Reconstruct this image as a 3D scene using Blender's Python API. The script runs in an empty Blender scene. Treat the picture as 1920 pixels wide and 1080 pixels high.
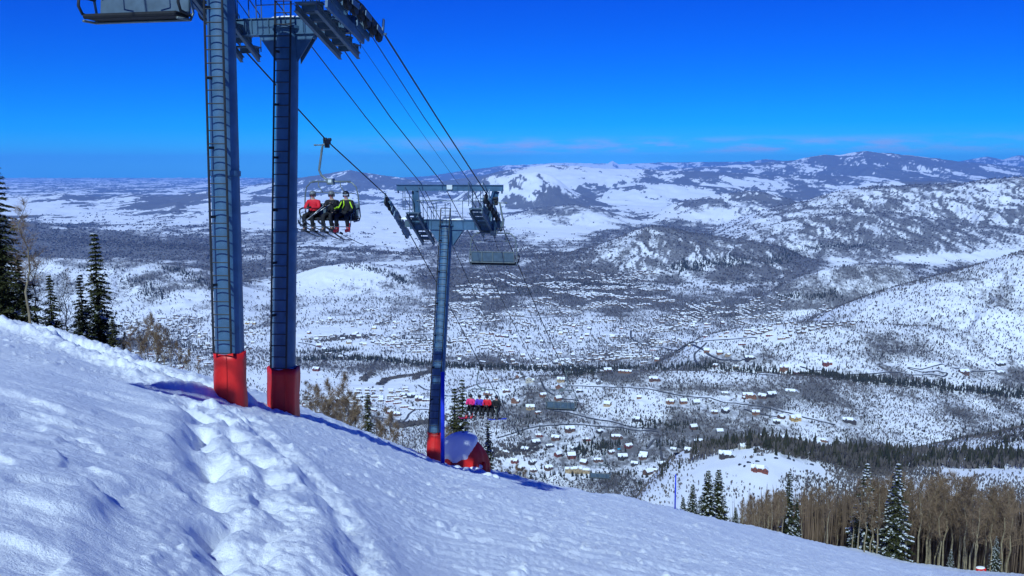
import bpy, bmesh, math, random
import numpy as np
from mathutils import Vector, Matrix, Quaternion
random.seed(7); RNG = np.random.default_rng(11)
SC = bpy.context.scene; COL = SC.collection
R = math.radians
# ------------------------------------------------------------------ camera geometry
F = 1700.0; HOR = 315.0
PITCH = math.atan((540 - HOR) / F); CP, SP = math.cos(PITCH), math.sin(PITCH)
def uv(x, y):
    dx = (x - 960) / F; dy = (540 - y) / F
    diry = CP + dy * SP; dirz = -SP + dy * CP
    return dx / diry, -dirz / diry
def proj(X, Y, Z):
    d = Y * CP - Z * SP
    return 960 + F * X / d, 540 - F * (Y * SP + Z * CP) / d
S_LINE = 0.2
def PL(x, y, c):
    u, v = uv(x, y); Y = c / (S_LINE - u)
    return Vector((u * Y, Y, -v * Y))
def AT(x, y, Y):
    u, v = uv(x, y); return Vector((u * Y, Y, -v * Y))
cam = bpy.data.cameras.new('camera'); cam.sensor_width = 36; cam.lens = 36 * F / 1920
cam.clip_start = 0.2; cam.clip_end = 200000
camo = bpy.data.objects.new('camera', cam); COL.objects.link(camo)
camo.rotation_euler = (math.pi / 2 - PITCH, 0, 0); SC.camera = camo

# ------------------------------------------------------------------ noise
def _h(ix, iy, seed):
    n = (ix.astype(np.int64) * 374761393 + iy.astype(np.int64) * 668265263 + seed * 974634777) & 0xffffffff
    n = ((n ^ (n >> 13)) * 1274126177) & 0xffffffff
    return ((n ^ (n >> 16)) & 0xffff) / 65536.0
def pn(x, y, seed=0):
    x = np.asarray(x, float); y = np.asarray(y, float)
    ix = np.floor(x); iy = np.floor(y); fx = x - ix; fy = y - iy
    def g(a, b):
        an = _h(ix + a, iy + b, seed) * 6.28318530718
        return np.cos(an) * (fx - a) + np.sin(an) * (fy - b)
    sx = fx * fx * fx * (fx * (fx * 6 - 15) + 10); sy = fy * fy * fy * (fy * (fy * 6 - 15) + 10)
    a = g(0, 0); b = g(1, 0); c = g(0, 1); d = g(1, 1)
    return ((a + (b - a) * sx) + ((c + (d - c) * sx) - (a + (b - a) * sx)) * sy) * 1.5
def fbm(x, y, o=4, seed=0, gain=.5):
    s = 0; a = 1; t = 0
    for i in range(o):
        s = s + a * pn(x, y, seed + i * 17); t += a; a *= gain; x = x * 2.03 + 5.1; y = y * 2.03 - 3.7
    return s / t
def ridged(x, y, o=3, seed=0):
    s = 0; a = 1; t = 0
    for i in range(o):
        s = s + a * (1 - 2 * np.abs(pn(x, y, seed + i * 13))); t += a; a *= .5; x = x * 2.1 + 1.7; y = y * 2.1 + 9.2
    return s / t
def sstep(a, b, x):
    t = np.clip((x - a) / (b - a), 0, 1); return t * t * (3 - 2 * t)

# ------------------------------------------------------------------ materials
def mat(name, col, rough=.7, metal=0., var=.15, scale=6., bump=0., bscale=None, col2=None, spec=.3, sss=0.):
    m = bpy.data.materials.new(name); m.use_nodes = True; nt = m.node_tree; N = nt.nodes; L = nt.links
    b = N['Principled BSDF']; b.inputs['Roughness'].default_value = rough; b.inputs['Metallic'].default_value = metal
    b.inputs['Specular IOR Level'].default_value = spec
    tc = N.new('ShaderNodeTexCoord'); nz = N.new('ShaderNodeTexNoise'); nz.inputs['Scale'].default_value = scale
    nz.inputs['Detail'].default_value = 6; L.new(tc.outputs['Object'], nz.inputs['Vector'])
    mr = N.new('ShaderNodeMapRange'); mr.inputs[1].default_value = .3; mr.inputs[2].default_value = .7
    L.new(nz.outputs['Fac'], mr.inputs[0])
    mx = N.new('ShaderNodeMix'); mx.data_type = 'RGBA'
    c2 = col2 or tuple(c * (1 + var) for c in col); c1 = col if col2 else tuple(c * (1 - var) for c in col)
    mx.inputs[6].default_value = (*c1, 1); mx.inputs[7].default_value = (*c2, 1)
    L.new(mr.outputs[0], mx.inputs[0]); L.new(mx.outputs[2], b.inputs['Base Color'])
    if bump:
        n2 = N.new('ShaderNodeTexNoise'); n2.inputs['Scale'].default_value = bscale or scale * 4; n2.inputs['Detail'].default_value = 5
        L.new(tc.outputs['Object'], n2.inputs['Vector'])
        bp = N.new('ShaderNodeBump'); bp.inputs['Strength'].default_value = bump; bp.inputs['Distance'].default_value = .03
        L.new(n2.outputs['Fac'], bp.inputs['Height']); L.new(bp.outputs['Normal'], b.inputs['Normal'])
    return m
M = {}
M['steel'] = mat('galvanised_steel', (.045, .110, .195), .5, .0, .22, 3, .1, 30, spec=.5)
M['steel_lt'] = mat('light_steel', (.08, .125, .17), .5, .1, .2, 5)
M['dark'] = mat('dark_rubber', (.02, .022, .026), .6, 0, .25, 8)
M['rope'] = mat('wire_rope', (.02, .022, .028), .5, .3, .2, 30)
M['pad'] = mat('red_vinyl', (.62, .016, .012), .45, 0, .16, 2.5, .25, 6, spec=.4)
M['seatpanel'] = mat('seat_panel', (.07, .11, .15), .5, 0, .2, 5)
M['chairmetal'] = mat('chair_metal', (.16, .19, .19), .4, .3, .2, 6)
M['plate'] = mat('number_plate', (.55, .6, .6), .5, 0, .05)
M['snow'] = mat('settled_snow', (.80, .83, .87), .55, 0, .03, 3, .5, 9, spec=.2)
M['needles'] = mat('spruce_needles', (.022, .032, .012), .8, 0, .3, .8, col2=(.060, .058, .022), spec=.1)
M['bark'] = mat('spruce_bark', (.09, .06, .04), .9, 0, .3, 3)
M['aspenbark'] = mat('aspen_bark', (.30, .25, .16), .85, 0, .3, 2.5, col2=(.17, .13, .08), spec=.1)
M['twig'] = mat('bare_twigs', (.20, .135, .085), .9, 0, .3, .6, spec=.1)
M['scrub'] = mat('bare_scrub', (.15, .13, .12), .95, 0, .35, .02, col2=(.065, .058, .055), spec=0)
M['brownwood'] = mat('bare_aspen_wood', (.17, .115, .08), .95, 0, .35, .05, col2=(.095, .07, .055), spec=0)
M['conifer'] = mat('far_conifer', (.020, .023, .014), .95, 0, .3, .05, col2=(.045, .042, .026), spec=0)
M['road'] = mat('road_asphalt', (.075, .075, .08), .85, 0, .2, .2)
M['bluepole'] = mat('blue_pole', (.01, .035, .5), .4, 0, .08)
M['skin'] = mat('skin', (.50, .30, .22), .6, 0, .08, 20)
M['black'] = mat('black_cloth', (.012, .013, .016), .8, 0, .3, 25)
M['charcoal'] = mat('charcoal_cloth', (.03, .032, .038), .8, 0, .3, 25)
M['redj'] = mat('red_cloth', (.60, .015, .03), .7, 0, .15, 20)
M['pinkj'] = mat('pink_cloth', (.70, .03, .16), .7, 0, .15, 20)
M['purplej'] = mat('purple_cloth', (.09, .04, .40), .7, 0, .15, 20)
M['green'] = mat('lime_trim', (.42, .72, .02), .6, 0, .1, 20)
M['helmetg'] = mat('grey_helmet', (.13, .14, .15), .35, 0, .1)
M['helmetb'] = mat('black_helmet', (.015, .016, .02), .3, 0, .1)
M['lens'] = mat('goggle_lens', (.6, .62, .65), .15, 0, .05)
M['lensd'] = mat('dark_goggle_lens', (.06, .03, .02), .12, 0, .05)
M['ski'] = mat('ski_base', (.025, .03, .04), .4, 0, .2, 5)
M['pinkski'] = mat('pink_ski', (.75, .05, .25), .4, 0, .1)
M['polem'] = mat('ski_pole_alloy', (.45, .46, .48), .3, .5, .1)
M['boot'] = mat('ski_boot_shell', (.05, .05, .06), .4, 0, .2)
M['redboot'] = mat('red_boot_shell', (.7, .02, .03), .4, 0, .1)
M['glass'] = mat('window_glass', (.03, .04, .05), .15, 0, .1)
walls = {}
for nm, c in dict(brown=(.12, .065, .045), red=(.17, .05, .035), tan=(.36, .26, .15), grey=(.17, .16, .16), cream=(.44, .40, .32), dark=(.055, .045, .045), yellow=(.42, .27, .10), orange=(.20, .095, .05)).items():
    walls[nm] = mat('wall_' + nm, c, .85, 0, .18, .2)
M['roofsnow'] = mat('roof_snow', (.80, .83, .87), .6, 0, .04, .1)
M['cardark'] = mat('car_paint_dark', (.03, .035, .045), .25, 0, .1)
M['carwhite'] = mat('car_paint_white', (.55, .57, .6), .25, 0, .05)
M['turq'] = mat('pool_cover', (.02, .35, .55), .5, 0, .1)

# ------------------------------------------------------------------ object helpers
def tag(o, label=None, cat=None, group=None, kind=None):
    if label: o['label'] = label
    if cat: o['category'] = cat
    if group: o['group'] = group
    if kind: o['kind'] = kind
    return o
def empty(name, loc=(0, 0, 0), rz=0., label=None, cat=None, group=None):
    o = bpy.data.objects.new(name, None); COL.objects.link(o); o.location = loc; o.rotation_euler = (0, 0, rz)
    o.empty_display_size = .3
    return tag(o, label, cat, group)
def link(name, me, parent=None, m=None):
    if m and not me.materials: me.materials.append(m)
    o = bpy.data.objects.new(name, me); COL.objects.link(o)
    if parent: o.parent = parent
    return o
def np_mesh(name, V, Fq, smooth=False):
    V = np.ascontiguousarray(V, np.float32); Fq = np.ascontiguousarray(Fq, np.int32)
    me = bpy.data.meshes.new(name); k = Fq.shape[1]; n = len(Fq)
    me.vertices.add(len(V)); me.vertices.foreach_set('co', V.ravel())
    me.loops.add(n * k); me.loops.foreach_set('vertex_index', Fq.ravel())
    me.polygons.add(n); me.polygons.foreach_set('loop_start', np.arange(0, n * k, k, dtype=np.int32))
    me.polygons.foreach_set('loop_total', np.full(n, k, np.int32))
    if smooth: me.polygons.foreach_set('use_smooth', np.ones(n, bool))
    me.update(calc_edges=True); return me
class MB:
    def __init__(s): s.v = []; s.f = []
    def add(s, vs, fs):
        k = len(s.v); s.v += [tuple(v) for v in vs]; s.f += [tuple(i + k for i in f) for f in fs]; return s
    def box(s, c, d, mtx=None):
        c = Vector(c); hx, hy, hz = d[0] / 2, d[1] / 2, d[2] / 2
        P = [Vector((a * hx, b * hy, e * hz)) for a in (-1, 1) for b in (-1, 1) for e in (-1, 1)]
        if mtx is not None: P = [mtx @ p for p in P]
        return s.add([p + c for p in P], [(0, 1, 3, 2), (4, 6, 7, 5), (0, 4, 5, 1), (2, 3, 7, 6), (0, 2, 6, 4), (1, 5, 7, 3)])
    def beam(s, a, b, w, h, up=(0, 0, 1)):
        a, b = Vector(a), Vector(b); d = (b - a); L = d.length; d.normalize()
        u = Vector(up); x = d.cross(u)
        if x.length < 1e-4: x = d.cross(Vector((1, 0, 0)))
        x.normalize(); z = x.cross(d).normalized()
        m = Matrix((x, d, z)).transposed()
        return s.box((a + b) / 2, (w, L, h), m)
    def ibeam(s, a, b, w, h, t=.02):
        a, b = Vector(a), Vector(b); d = (b - a).normalized(); x = d.cross(Vector((0, 0, 1)))
        if x.length < 1e-4: x = Vector((1, 0, 0))
        x.normalize(); z = x.cross(d).normalized()
        s.beam(a, b, t, h - 2 * t); o = z * (h / 2 - t / 2 + .001)
        s.beam(a + o, b + o, w, t); s.beam(a - o, b - o, w, t); return s
    def tube(s, pts, r, n=8, cap=True):
        P = [Vector(p) for p in pts]; k0 = len(s.v); m = len(P)
        rs = r if hasattr(r, '__len__') else [r] * m
        t0 = (P[1] - P[0]).normalized(); nrm = t0.orthogonal().normalized()
        for i, p in enumerate(P):
            t = (P[min(i + 1, m - 1)] - P[max(i - 1, 0)]).normalized()
            nrm = (nrm - t * nrm.dot(t)).normalized(); bn = t.cross(nrm)
            for j in range(n):
                a = 2 * math.pi * j / n; s.v.append(tuple(p + (nrm * math.cos(a) + bn * math.sin(a)) * rs[i]))
        for i in range(m - 1):
            for j in range(n):
                a = k0 + i * n + j; b = k0 + i * n + (j + 1) % n; s.f.append((a, b, b + n, a + n))
        if cap:
            s.f.append(tuple(k0 + j for j in range(n))[::-1]); s.f.append(tuple(k0 + (m - 1) * n + j for j in range(n)))
        return s
    def ellip(s, c, rx, ry, rz, nu=12, nv=8, v0=-1., mtx=None):
        c = Vector(c); k = len(s.v); a0 = math.asin(v0)
        for i in range(nv + 1):
            ph = a0 + (math.pi / 2 - a0) * i / nv
            for j in range(nu):
                th = 2 * math.pi * j / nu
                p = Vector((rx * math.cos(ph) * math.cos(th), ry * math.cos(ph) * math.sin(th), rz * math.sin(ph)))
                if mtx is not None: p = mtx @ p
                s.v.append(tuple(p + c))
        for i in range(nv):
            for j in range(nu):
                a = k + i * nu + j; b = k + i * nu + (j + 1) % nu; s.f.append((a, b, b + nu, a + nu))
        return s
    def mesh(s, name, m=None, smooth=False, bevel=0):
        me = bpy.data.meshes.new(name); me.from_pydata(s.v, [], s.f); me.update()
        if bevel:
            bm = bmesh.new(); bm.from_mesh(me)
            bmesh.ops.bevel(bm, geom=[e for e in bm.edges if len(e.link_faces) == 2 and e.calc_face_angle(0) > 1.], offset=bevel, segments=1, affect='EDGES')
            bm.to_mesh(me); bm.free()
        if smooth: me.polygons.foreach_set('use_smooth', [True] * len(me.polygons))
        if m: me.materials.append(m)
        return me
    def build(s, name, m, parent=None, smooth=False, bevel=0):
        return link(name, s.mesh(name, m, smooth, bevel), parent)
def copy_tree(o, parent=None):
    c = o.copy(); COL.objects.link(c)
    if parent is not None: c.parent = parent
    for ch in list(o.children): copy_tree(ch, c)
    return c

# ------------------------------------------------------------------ near slope (skyline fitted from the crest line)
H0 = 1.7
SKY = [(-400, 520, 34), (0, 606, 32), (100, 628, 32), (200, 662, 31), (300, 690, 30), (400, 712, 29), (480, 738, 28), (560, 771, 26), (620, 795, 27), (700, 826, 30),
       (760, 846, 35), (812, 861, 41), (870, 876, 42), (930, 888, 43), (1000, 905, 46), (1100, 925, 52), (1200, 940, 62), (1260, 955, 72),
       (1400, 987, 95), (1500, 1010, 100), (1600, 1032, 104), (1700, 1055, 108), (1800, 1070, 110), (1920, 1078, 112), (2300, 1130, 120)]
_su = np.array([uv(x, y)[0] for x, y, c in SKY]); _sv = np.array([uv(x, y)[1] for x, y, c in SKY]); _sy = np.array([c for x, y, c in SKY], float)
_gu = np.linspace(-.95, .95, 800)
_A = np.interp(_gu, _su, _sv - H0 / _sy); _Yc = np.interp(_gu, _su, _sy)
_k = np.exp(-np.linspace(-2, 2, 31) ** 2); _k /= _k.sum()
_A = np.convolve(np.pad(_A, 15, 'edge'), _k, 'valid'); _Yc = np.convolve(np.pad(_Yc, 15, 'edge'), _k, 'valid')
def near_base(X, Y):
    u = X / Y; A = np.interp(u, _gu, _A); Yc = np.interp(u, _gu, _Yc)
    d = np.maximum(Y - Yc, 0)
    return -(H0 + A * Y + .2 * d * d / (d + 12)), Yc
def gp(x, y):      # pixel -> point on the near slope
    u, v = uv(x, y); A = np.interp(u, _gu, _A); Y = H0 / max(v - A, .012); return u * Y, Y
def poly_dist(X, Y, pts):
    best = np.full(X.shape, 1e9); side = np.zeros(X.shape); tt = np.zeros(X.shape)
    n = len(pts) - 1
    for i in range(n):
        ax, ay = pts[i]; bx, by = pts[i + 1]; dx, dy = bx - ax, by - ay; L2 = dx * dx + dy * dy
        t = np.clip(((X - ax) * dx + (Y - ay) * dy) / L2, 0, 1)
        d = np.hypot(X - ax - t * dx, Y - ay - t * dy); m = d < best
        best = np.where(m, d, best); side = np.where(m, np.sign((X - ax) * dy - (Y - ay) * dx), side); tt = np.where(m, (i + t) / n, tt)
    return best, side, tt
TR1 = [gp(*p) for p in [(352, 762), (385, 812), (402, 860), (410, 920), (420, 1000), (432, 1110)]]
TR2 = [gp(*p) for p in [(400, 775), (455, 840), (490, 900), (505, 960), (520, 1030), (530, 1110)]]
TR3 = [gp(*p) for p in [(440, 780), (520, 850), (580, 900), (625, 960), (650, 1010), (690, 1110)]]
DR = [gp(*p) for p in [(-200, 640), (60, 690), (180, 722), (300, 752), (345, 790), (360, 850), (325, 890), (335, 940), (290, 1000), (280, 1120)]]
LED = [gp(*p) for p in [(60, 625), (150, 650), (185, 672), (235, 690), (330, 720), (400, 742)]]
def near_detail(X, Y):
    r = np.hypot(X, Y); near = 1 / (1 + (r / 45) ** 2)
    wx = X + .25 * pn(X * .8, Y * .8, 61); wy = Y + .25 * pn(X * .8, Y * .8, 62)
    z = .16 * fbm(X * .09, Y * .09, 3, 1) * (1 + r * .02)
    z = z + .035 * fbm(X * .6, Y * .6, 3, 5)
    dd, sd, _ = poly_dist(wx, wy, DR); s = -sd * dd            # smooth drift left of this line
    left = sstep(.15, -.45, s) if DR[0][0] < 0 else 0
    z = z + left * (.20 + .05 * fbm(X * .35, Y * .35, 2, 8))
    rough = 1 - left * (.90 - .5 * np.clip(fbm(X * .22 + 3, Y * .22, 2, 64) + .15, 0, 1))
    d1, s1, _ = poly_dist(wx, wy, TR1); d2, s2, _ = poly_dist(wx, wy, TR2); d3, s3, _ = poly_dist(wx, wy, TR3)
    near_tr = np.exp(-(np.minimum(d2, d3) / .8) ** 2)
    lump = .55 * np.abs(pn(wx * 2.6, wy * 2.1, 21)) + .55 * np.abs(pn(wx * 5.7, wy * 5.2, 22)) + .26 * np.abs(pn(wx * 11, wy * 10, 24)) - .9 * np.maximum(pn(wx * 1.9, wy * 1.7, 26) - .42, 0) * near_tr
    z = z + (lump - .27) * (.010 + .062 * near_tr) * rough
    gate = np.clip(.55 + 1.3 * fbm(X * .9, Y * .9, 2, 33), .1, 1)
    z = z - .34 * gate * np.exp(-(d1 / .15) ** 2) - .22 * np.exp(-(d2 / .13) ** 2) * gate - .16 * np.exp(-(d3 / .13) ** 2) * gate
    z = z + .10 * np.exp(-((d1 - .42) / .22) ** 2) + .08 * np.exp(-((d2 - .4) / .2) ** 2) + .07 * np.exp(-((d3 - .4) / .2) ** 2)
    a = .42; xr = X * math.cos(a) + Y * math.sin(a); yr = -X * math.sin(a) + Y * math.cos(a)
    stk = fbm(xr * .22, yr * 2.9, 4, 41, .6)
    right = sstep(.5, 3, X - (TR3[-1][0] + (Y - TR3[-1][1]) * (TR3[0][0] - TR3[-1][0]) / (TR3[0][1] - TR3[-1][1])))
    z = z + stk * .10 * right * rough * (1 + r * .012)
    z = z + .030 * right * (1 - 2 * np.abs(pn(xr * .5, yr * 1.1, 45))) * (1 + r * .02)
    # chunks of broken crust
    ch = np.maximum(pn(X * 3.1, Y * 2.7, 51) - .30, 0) * np.clip(fbm(X * .5, Y * .5, 2, 52) + .28, 0, 1) + .6 * np.maximum(pn(X * 7.1, Y * 6.7, 53) - .34, 0) * np.clip(fbm(X * .7, Y * .7, 2, 54) + .25, 0, 1)
    z = z + ch * .30 * rough
    z = z + .004 * pn(X * 14, Y * 14, 57) * rough * (r < 40)
    q1 = fbm(X * .45, Y * .45, 3, 91); z = z + left * sstep(16, 9, r) * (.045 * np.tanh(q1 * 30) + .025 * np.tanh((fbm(X * .9 + 4, Y * .7, 3, 92)) * 26) + .02 * fbm(X * 4, Y * 4, 3, 93))
    z = z + left * sstep(11, 19, r) * .035 * np.abs(pn(X * 2.2, Y * 1.5, 94)) * np.clip(fbm(X * .3, Y * .3, 2, 95) * 3 + .3, 0, 1.4)
    # ledge of an old cut at the upper left
    dl, sl, _ = poly_dist(X + .5 * pn(X * .4, Y * .4, 71), Y + .5 * pn(X * .4, Y * .4, 72), LED)
    z = z - .30 * np.exp(-(dl / .38) ** 2) + .26 * np.exp(-((dl - .9) / .5) ** 2)
    z = z + .28 * np.exp(-(dl / 1.6) ** 2) * (np.abs(pn(wx * 1.7, wy * 1.7, 75)) + .5 * np.abs(pn(wx * 4, wy * 4, 76)) - .25)
    dr_low = np.exp(-((s + .9) / .9) ** 2)
    z = z - dr_low * left * .10 * np.maximum(fbm(X * .7, Y * 1.4, 2, 77), 0)
    z = z + left * .045 * ridged(xr * .22 + .3, yr * .8, 2, 79) * np.clip(fbm(X * .25, Y * .25, 2, 80) + .5, 0, 1)
    return z
# ------------------------------------------------------------------ valley and mountains
FLOOR = -690.0
RG = [
 ([(-600, 364), (0, 360), (120, 357), (300, 355), (440, 351), (520, 346), (600, 340), (800, 331), (880, 319), (940, 311), (1040, 306), (1140, 307), (1148, 302), (1160, 308), (1250, 305), (1400, 304), (1435, 299), (1460, 302), (1500, 303), (1700, 298), (1760, 297), (1790, 304), (1850, 294), (1880, 300), (1910, 292), (2000, 297), (2500, 300)], 52000, 11000, 9000, .35, 2600),
 ([(1000, 335), (1100, 328), (1250, 318), (1400, 308), (1480, 302), (1545, 291), (1575, 292), (1590, 288), (1625, 283), (1650, 287), (1690, 291), (1720, 294), (1800, 304), (1900, 312), (2100, 320), (2500, 330)], 33000, 9000, 6000, .35, 2200),
 ([(360, 372), (430, 358), (480, 346), (530, 338), (560, 334), (600, 329), (625, 325), (655, 320), (680, 324), (720, 330), (780, 338), (850, 345), (930, 356)], 25000, 6500, 4000, .35, 1500),
 ([(760, 352), (830, 340), (900, 330), (960, 318), (1030, 309), (1080, 312), (1140, 317), (1250, 320), (1330, 323), (1450, 328), (1700, 333), (2100, 340), (2500, 345)], 24500, 5500, 4000, .35, 1500),
 ([(850, 354), (872, 340), (905, 327), (940, 331), (970, 327), (1010, 322), (1028, 328), (1065, 345), (1115, 358)], 17500, 2000, 1800, .28, 420),
 ([(1080, 362), (1150, 352), (1220, 345), (1300, 348), (1380, 352), (1440, 358)], 19500, 2400, 1800, .4, 700),
 ([(-600, 378), (0, 370), (120, 363), (180, 370), (250, 365), (320, 368), (390, 359), (450, 363), (560, 373), (680, 378), (850, 376), (950, 381)], 18500, 4600, 3000, .45, 900),
 ([(-300, 392), (60, 390), (150, 386), (260, 394), (330, 380), (400, 388), (520, 396)], 15500, 1800, 1500, .5, 600),
 ([(930, 412), (960, 396), (1030, 389), (1080, 384), (1130, 393), (1200, 410)], 11800, 1500, 1300, .45, 420),
 ([(1200, 404), (1260, 381), (1330, 369), (1400, 359), (1440, 362), (1490, 376), (1550, 392)], 13000, 1900, 1500, .45, 480),
 ([(1560, 345), (1650, 341), (1760, 340), (1900, 345)], 17000, 2500, 2500, .3, 900),
 ([(1330, 432), (1400, 406), (1440, 393), (1500, 381), (1560, 363), (1620, 352), (1700, 350), (1800, 346), (1860, 338), (1920, 334), (2100, 326), (2500, 320)], 9800, 3100, 2500, .5, 420),
 ([(1340, 445), (1430, 428), (1500, 409), (1580, 402), (1660, 398), (1740, 410), (1800, 424), (1920, 420), (2200, 410)], 7900, 1300, 900, .5, 300),
 ([(940, 512), (1000, 494), (1060, 480), (1130, 460), (1170, 442), (1205, 427), (1240, 425), (1290, 436), (1350, 447), (1420, 455), (1520, 472)], 6500, 1000, 900, .5, 260),
 ([(-600, 380), (0, 412), (60, 419), (150, 429), (280, 437), (400, 453), (480, 462), (560, 470), (700, 484)], 8600, 2300, 900, .35, 600),
 ([(-600, 440), (0, 478), (100, 484), (200, 487), (300, 495), (400, 507), (480, 532)], 5100, 1100, 450, .35, 260),
 ([(520, 520), (600, 499), (680, 492), (740, 503), (800, 520), (850, 542)], 5400, 600, 400, .35, 200),
 ([(1400, 552), (1460, 535), (1510, 517), (1560, 504), (1620, 497), (1680, 497), (1720, 506), (1770, 528)], 4500, 480, 350, .4, 150),
 ([(1480, 616), (1550, 589), (1600, 566), (1700, 536), (1800, 510), (1920, 474), (2100, 430), (2500, 380)], 3400, 1000, 900, .3, 240),
 ([(1240, 660), (1300, 640), (1350, 624), (1450, 611), (1550, 607), (1650, 609), (1750, 614), (1920, 629), (2200, 650)], 2950, 900, 500, .3, 200),
 ([(820, 745), (900, 722), (1000, 710), (1100, 703), (1220, 697), (1400, 700), (1560, 710), (1700, 726), (1920, 741), (2300, 770)], 2450, 800, 260, .22, 160),
 ([(560, 745), (640, 730), (720, 720), (800, 715), (860, 725), (930, 740)], 3000, 300, 200, .2, 160),
 ([(1120, 975), (1200, 938), (1250, 905), (1330, 873), (1400, 851), (1440, 848), (1500, 866), (1560, 879), (1640, 890), (1760, 905), (1900, 920)], 930, 300, 200, .15, 80),
 ([(1620, 902), (1700, 873), (1760, 856), (1800, 843), (1860, 825), (1920, 808), (2200, 760)], 1250, 500, 300, .2, 110),
]
RGA = []
for pts, Yc, wf, wb, gk, lam in RG:
    U = np.array([uv(x, y)[0] for x, y in pts]); V = np.array([uv(x, y)[1] for x, y in pts])
    if Yc < 12000:
        _g = np.linspace(U[0], U[-1], max(40, int((U[-1] - U[0]) / .004))); _v = np.interp(_g, U, V); _q = np.exp(-np.linspace(-2, 2, 13) ** 2); _q /= _q.sum()
        V = np.convolve(np.pad(_v, 6, 'edge'), _q, 'valid'); U = _g
    RGA.append((U, V, Yc, wf, wb, gk, lam))
def valley(X, Y):
    u = X / np.maximum(Y, 1)
    base = FLOOR + 9 * fbm(X / 700, Y / 700, 3, 3) * np.clip(Y / 3000, .5, 3) + 2.5 * fbm(X / 90, Y / 90, 2, 4) + 25 * sstep(3600, 2000, Y) + 350 * sstep(2000, 850, Y) * sstep(.03, .2, u)
    z = base.copy()
    for i, (U, V, Yc, wf, wb, gk, lam) in enumerate(RGA):
        sel = (Y > Yc - wf * 1.25) & (Y < Yc + wb * 1.25) & (u > U[0] - .05) & (u < U[-1] + .05)
        if not sel.any(): continue
        x = X[sel]; y = Y[sel]; uu = u[sel]
        yc = Yc * (1 + .02 * np.sin(uu * 9 + i))
        ends = sstep(U[0] - .03, U[0] + .05, uu) * sstep(U[-1] + .03, U[-1] - .05, uu) if U[-1] < .65 or U[0] > -.6 else 1
        bs = base[sel]; zc = -np.interp(uu, U, V) * yc - bs
        wig = wf * .12 * fbm(x / lam / 2, y / lam / 4, 2, 90 + i)
        d = y - yc + wig * 0
        t = np.clip(np.where(d < 0, -d / wf, d / wb), 0, 1.2)
        s = np.sqrt(t * t + .006) - .0775
        prof = np.clip(1 - s, 0, 1) ** 1.25
        g1 = ridged(x / lam + .4 * fbm(x / lam, y / lam, 2, 8), y / (lam * 2.2), 4, 100 + i * 7)
        env = np.clip(4 * t * (1 - t), 0, 1)
        h = zc * (prof + gk * .42 * g1 * env * (1 - .4 * t) + .018 * g1)
        h = h * ends + zc * .0
        z[sel] = np.maximum(z[sel], bs + h)
    z = z + 3.0 * fbm(X / 70, Y / 70, 3, 14) * (Y < 6000) + 14 * fbm(X / 420, Y / 420, 4, 15) * np.clip(Y / 9000, .25, 3)
    return z
def ground(X, Y):
    zn, Yc = near_base(X, Y)
    return np.maximum(zn, valley(X, Y))
# veg density sketched from the photograph, 80 px columns x 20 px rows from y=300
DG = """
555555555665322455555455
444445556665421455555555
444444556676422555556655
444444444554432112533434
355664223333662265555555
012322001123652112555555
731211000111111655555566
986454552165225665556666
899984322255356555566655
854784444444575426544112
323357652156765327623355
554576413467774365555555
555562324568888635555655
434522535568777655565555
334334634556556677755555
555564636556556677555555
566663401554355665555555
666775433455555565556555
667666666555566655556665
666676688888778877655555
555554222334566655666788
555553101334655677777767
555554543445566456777767
555555666445553566777556
555555566545555577656666
555555565655555677666556
555555565655666566555567
555555555555567765656532
555555555555567542578312
555555555555553221138622
555555555555555322245544
""".strip().split()
DG = np.array([[int(c) for c in r] for r in DG], float) / 9
def dens(X, Y, Z):
    px, py = proj(X, Y, Z)
    s = np.clip(Y / 4000, .3, 6)
    px = px + 90 * fbm(X / 700, Y / 1400, 4, 201); py = py + 26 * fbm(X / 700, Y / 1400, 4, 207)
    gx = np.clip((px - 40) / 80, 0, 22.999); gy = np.clip((py - 300) / 20, 0, len(DG) - 1.001)
    ix = gx.astype(int); iy = gy.astype(int); fx = gx - ix; fy = gy - iy
    return (DG[iy, ix] * (1 - fx) + DG[iy, ix + 1] * fx) * (1 - fy) + (DG[iy + 1, ix] * (1 - fx) + DG[iy + 1, ix + 1] * fx) * fy
# polar-like grids (columns of constant X/Y, rows of Y)
cols = np.concatenate([-np.geomspace(1.6, .68, 50), np.linspace(-.665, .665, 1150), np.geomspace(.68, 1.6, 50)])
rows = np.sort(np.concatenate([np.geomspace(230, 64000, 760), 690 / np.linspace(.42, .0115, 480)]))
UU, YY = np.meshgrid(cols, rows); XX = UU * YY
ZZ = ground(XX, YY)
def gridfaces(nr, nc):
    i = np.arange(nr - 1)[:, None] * nc + np.arange(nc - 1)[None, :]
    return np.stack([i, i + 1, i + nc + 1, i + nc], -1).reshape(-1, 4)
V = np.stack([XX, YY, ZZ], -1).reshape(-1, 3)
me = np_mesh('valley_terrain', V, gridfaces(*UU.shape), True)
D = dens(XX, YY, ZZ)
sc = np.clip(YY / 3500, .35, 8)
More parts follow.
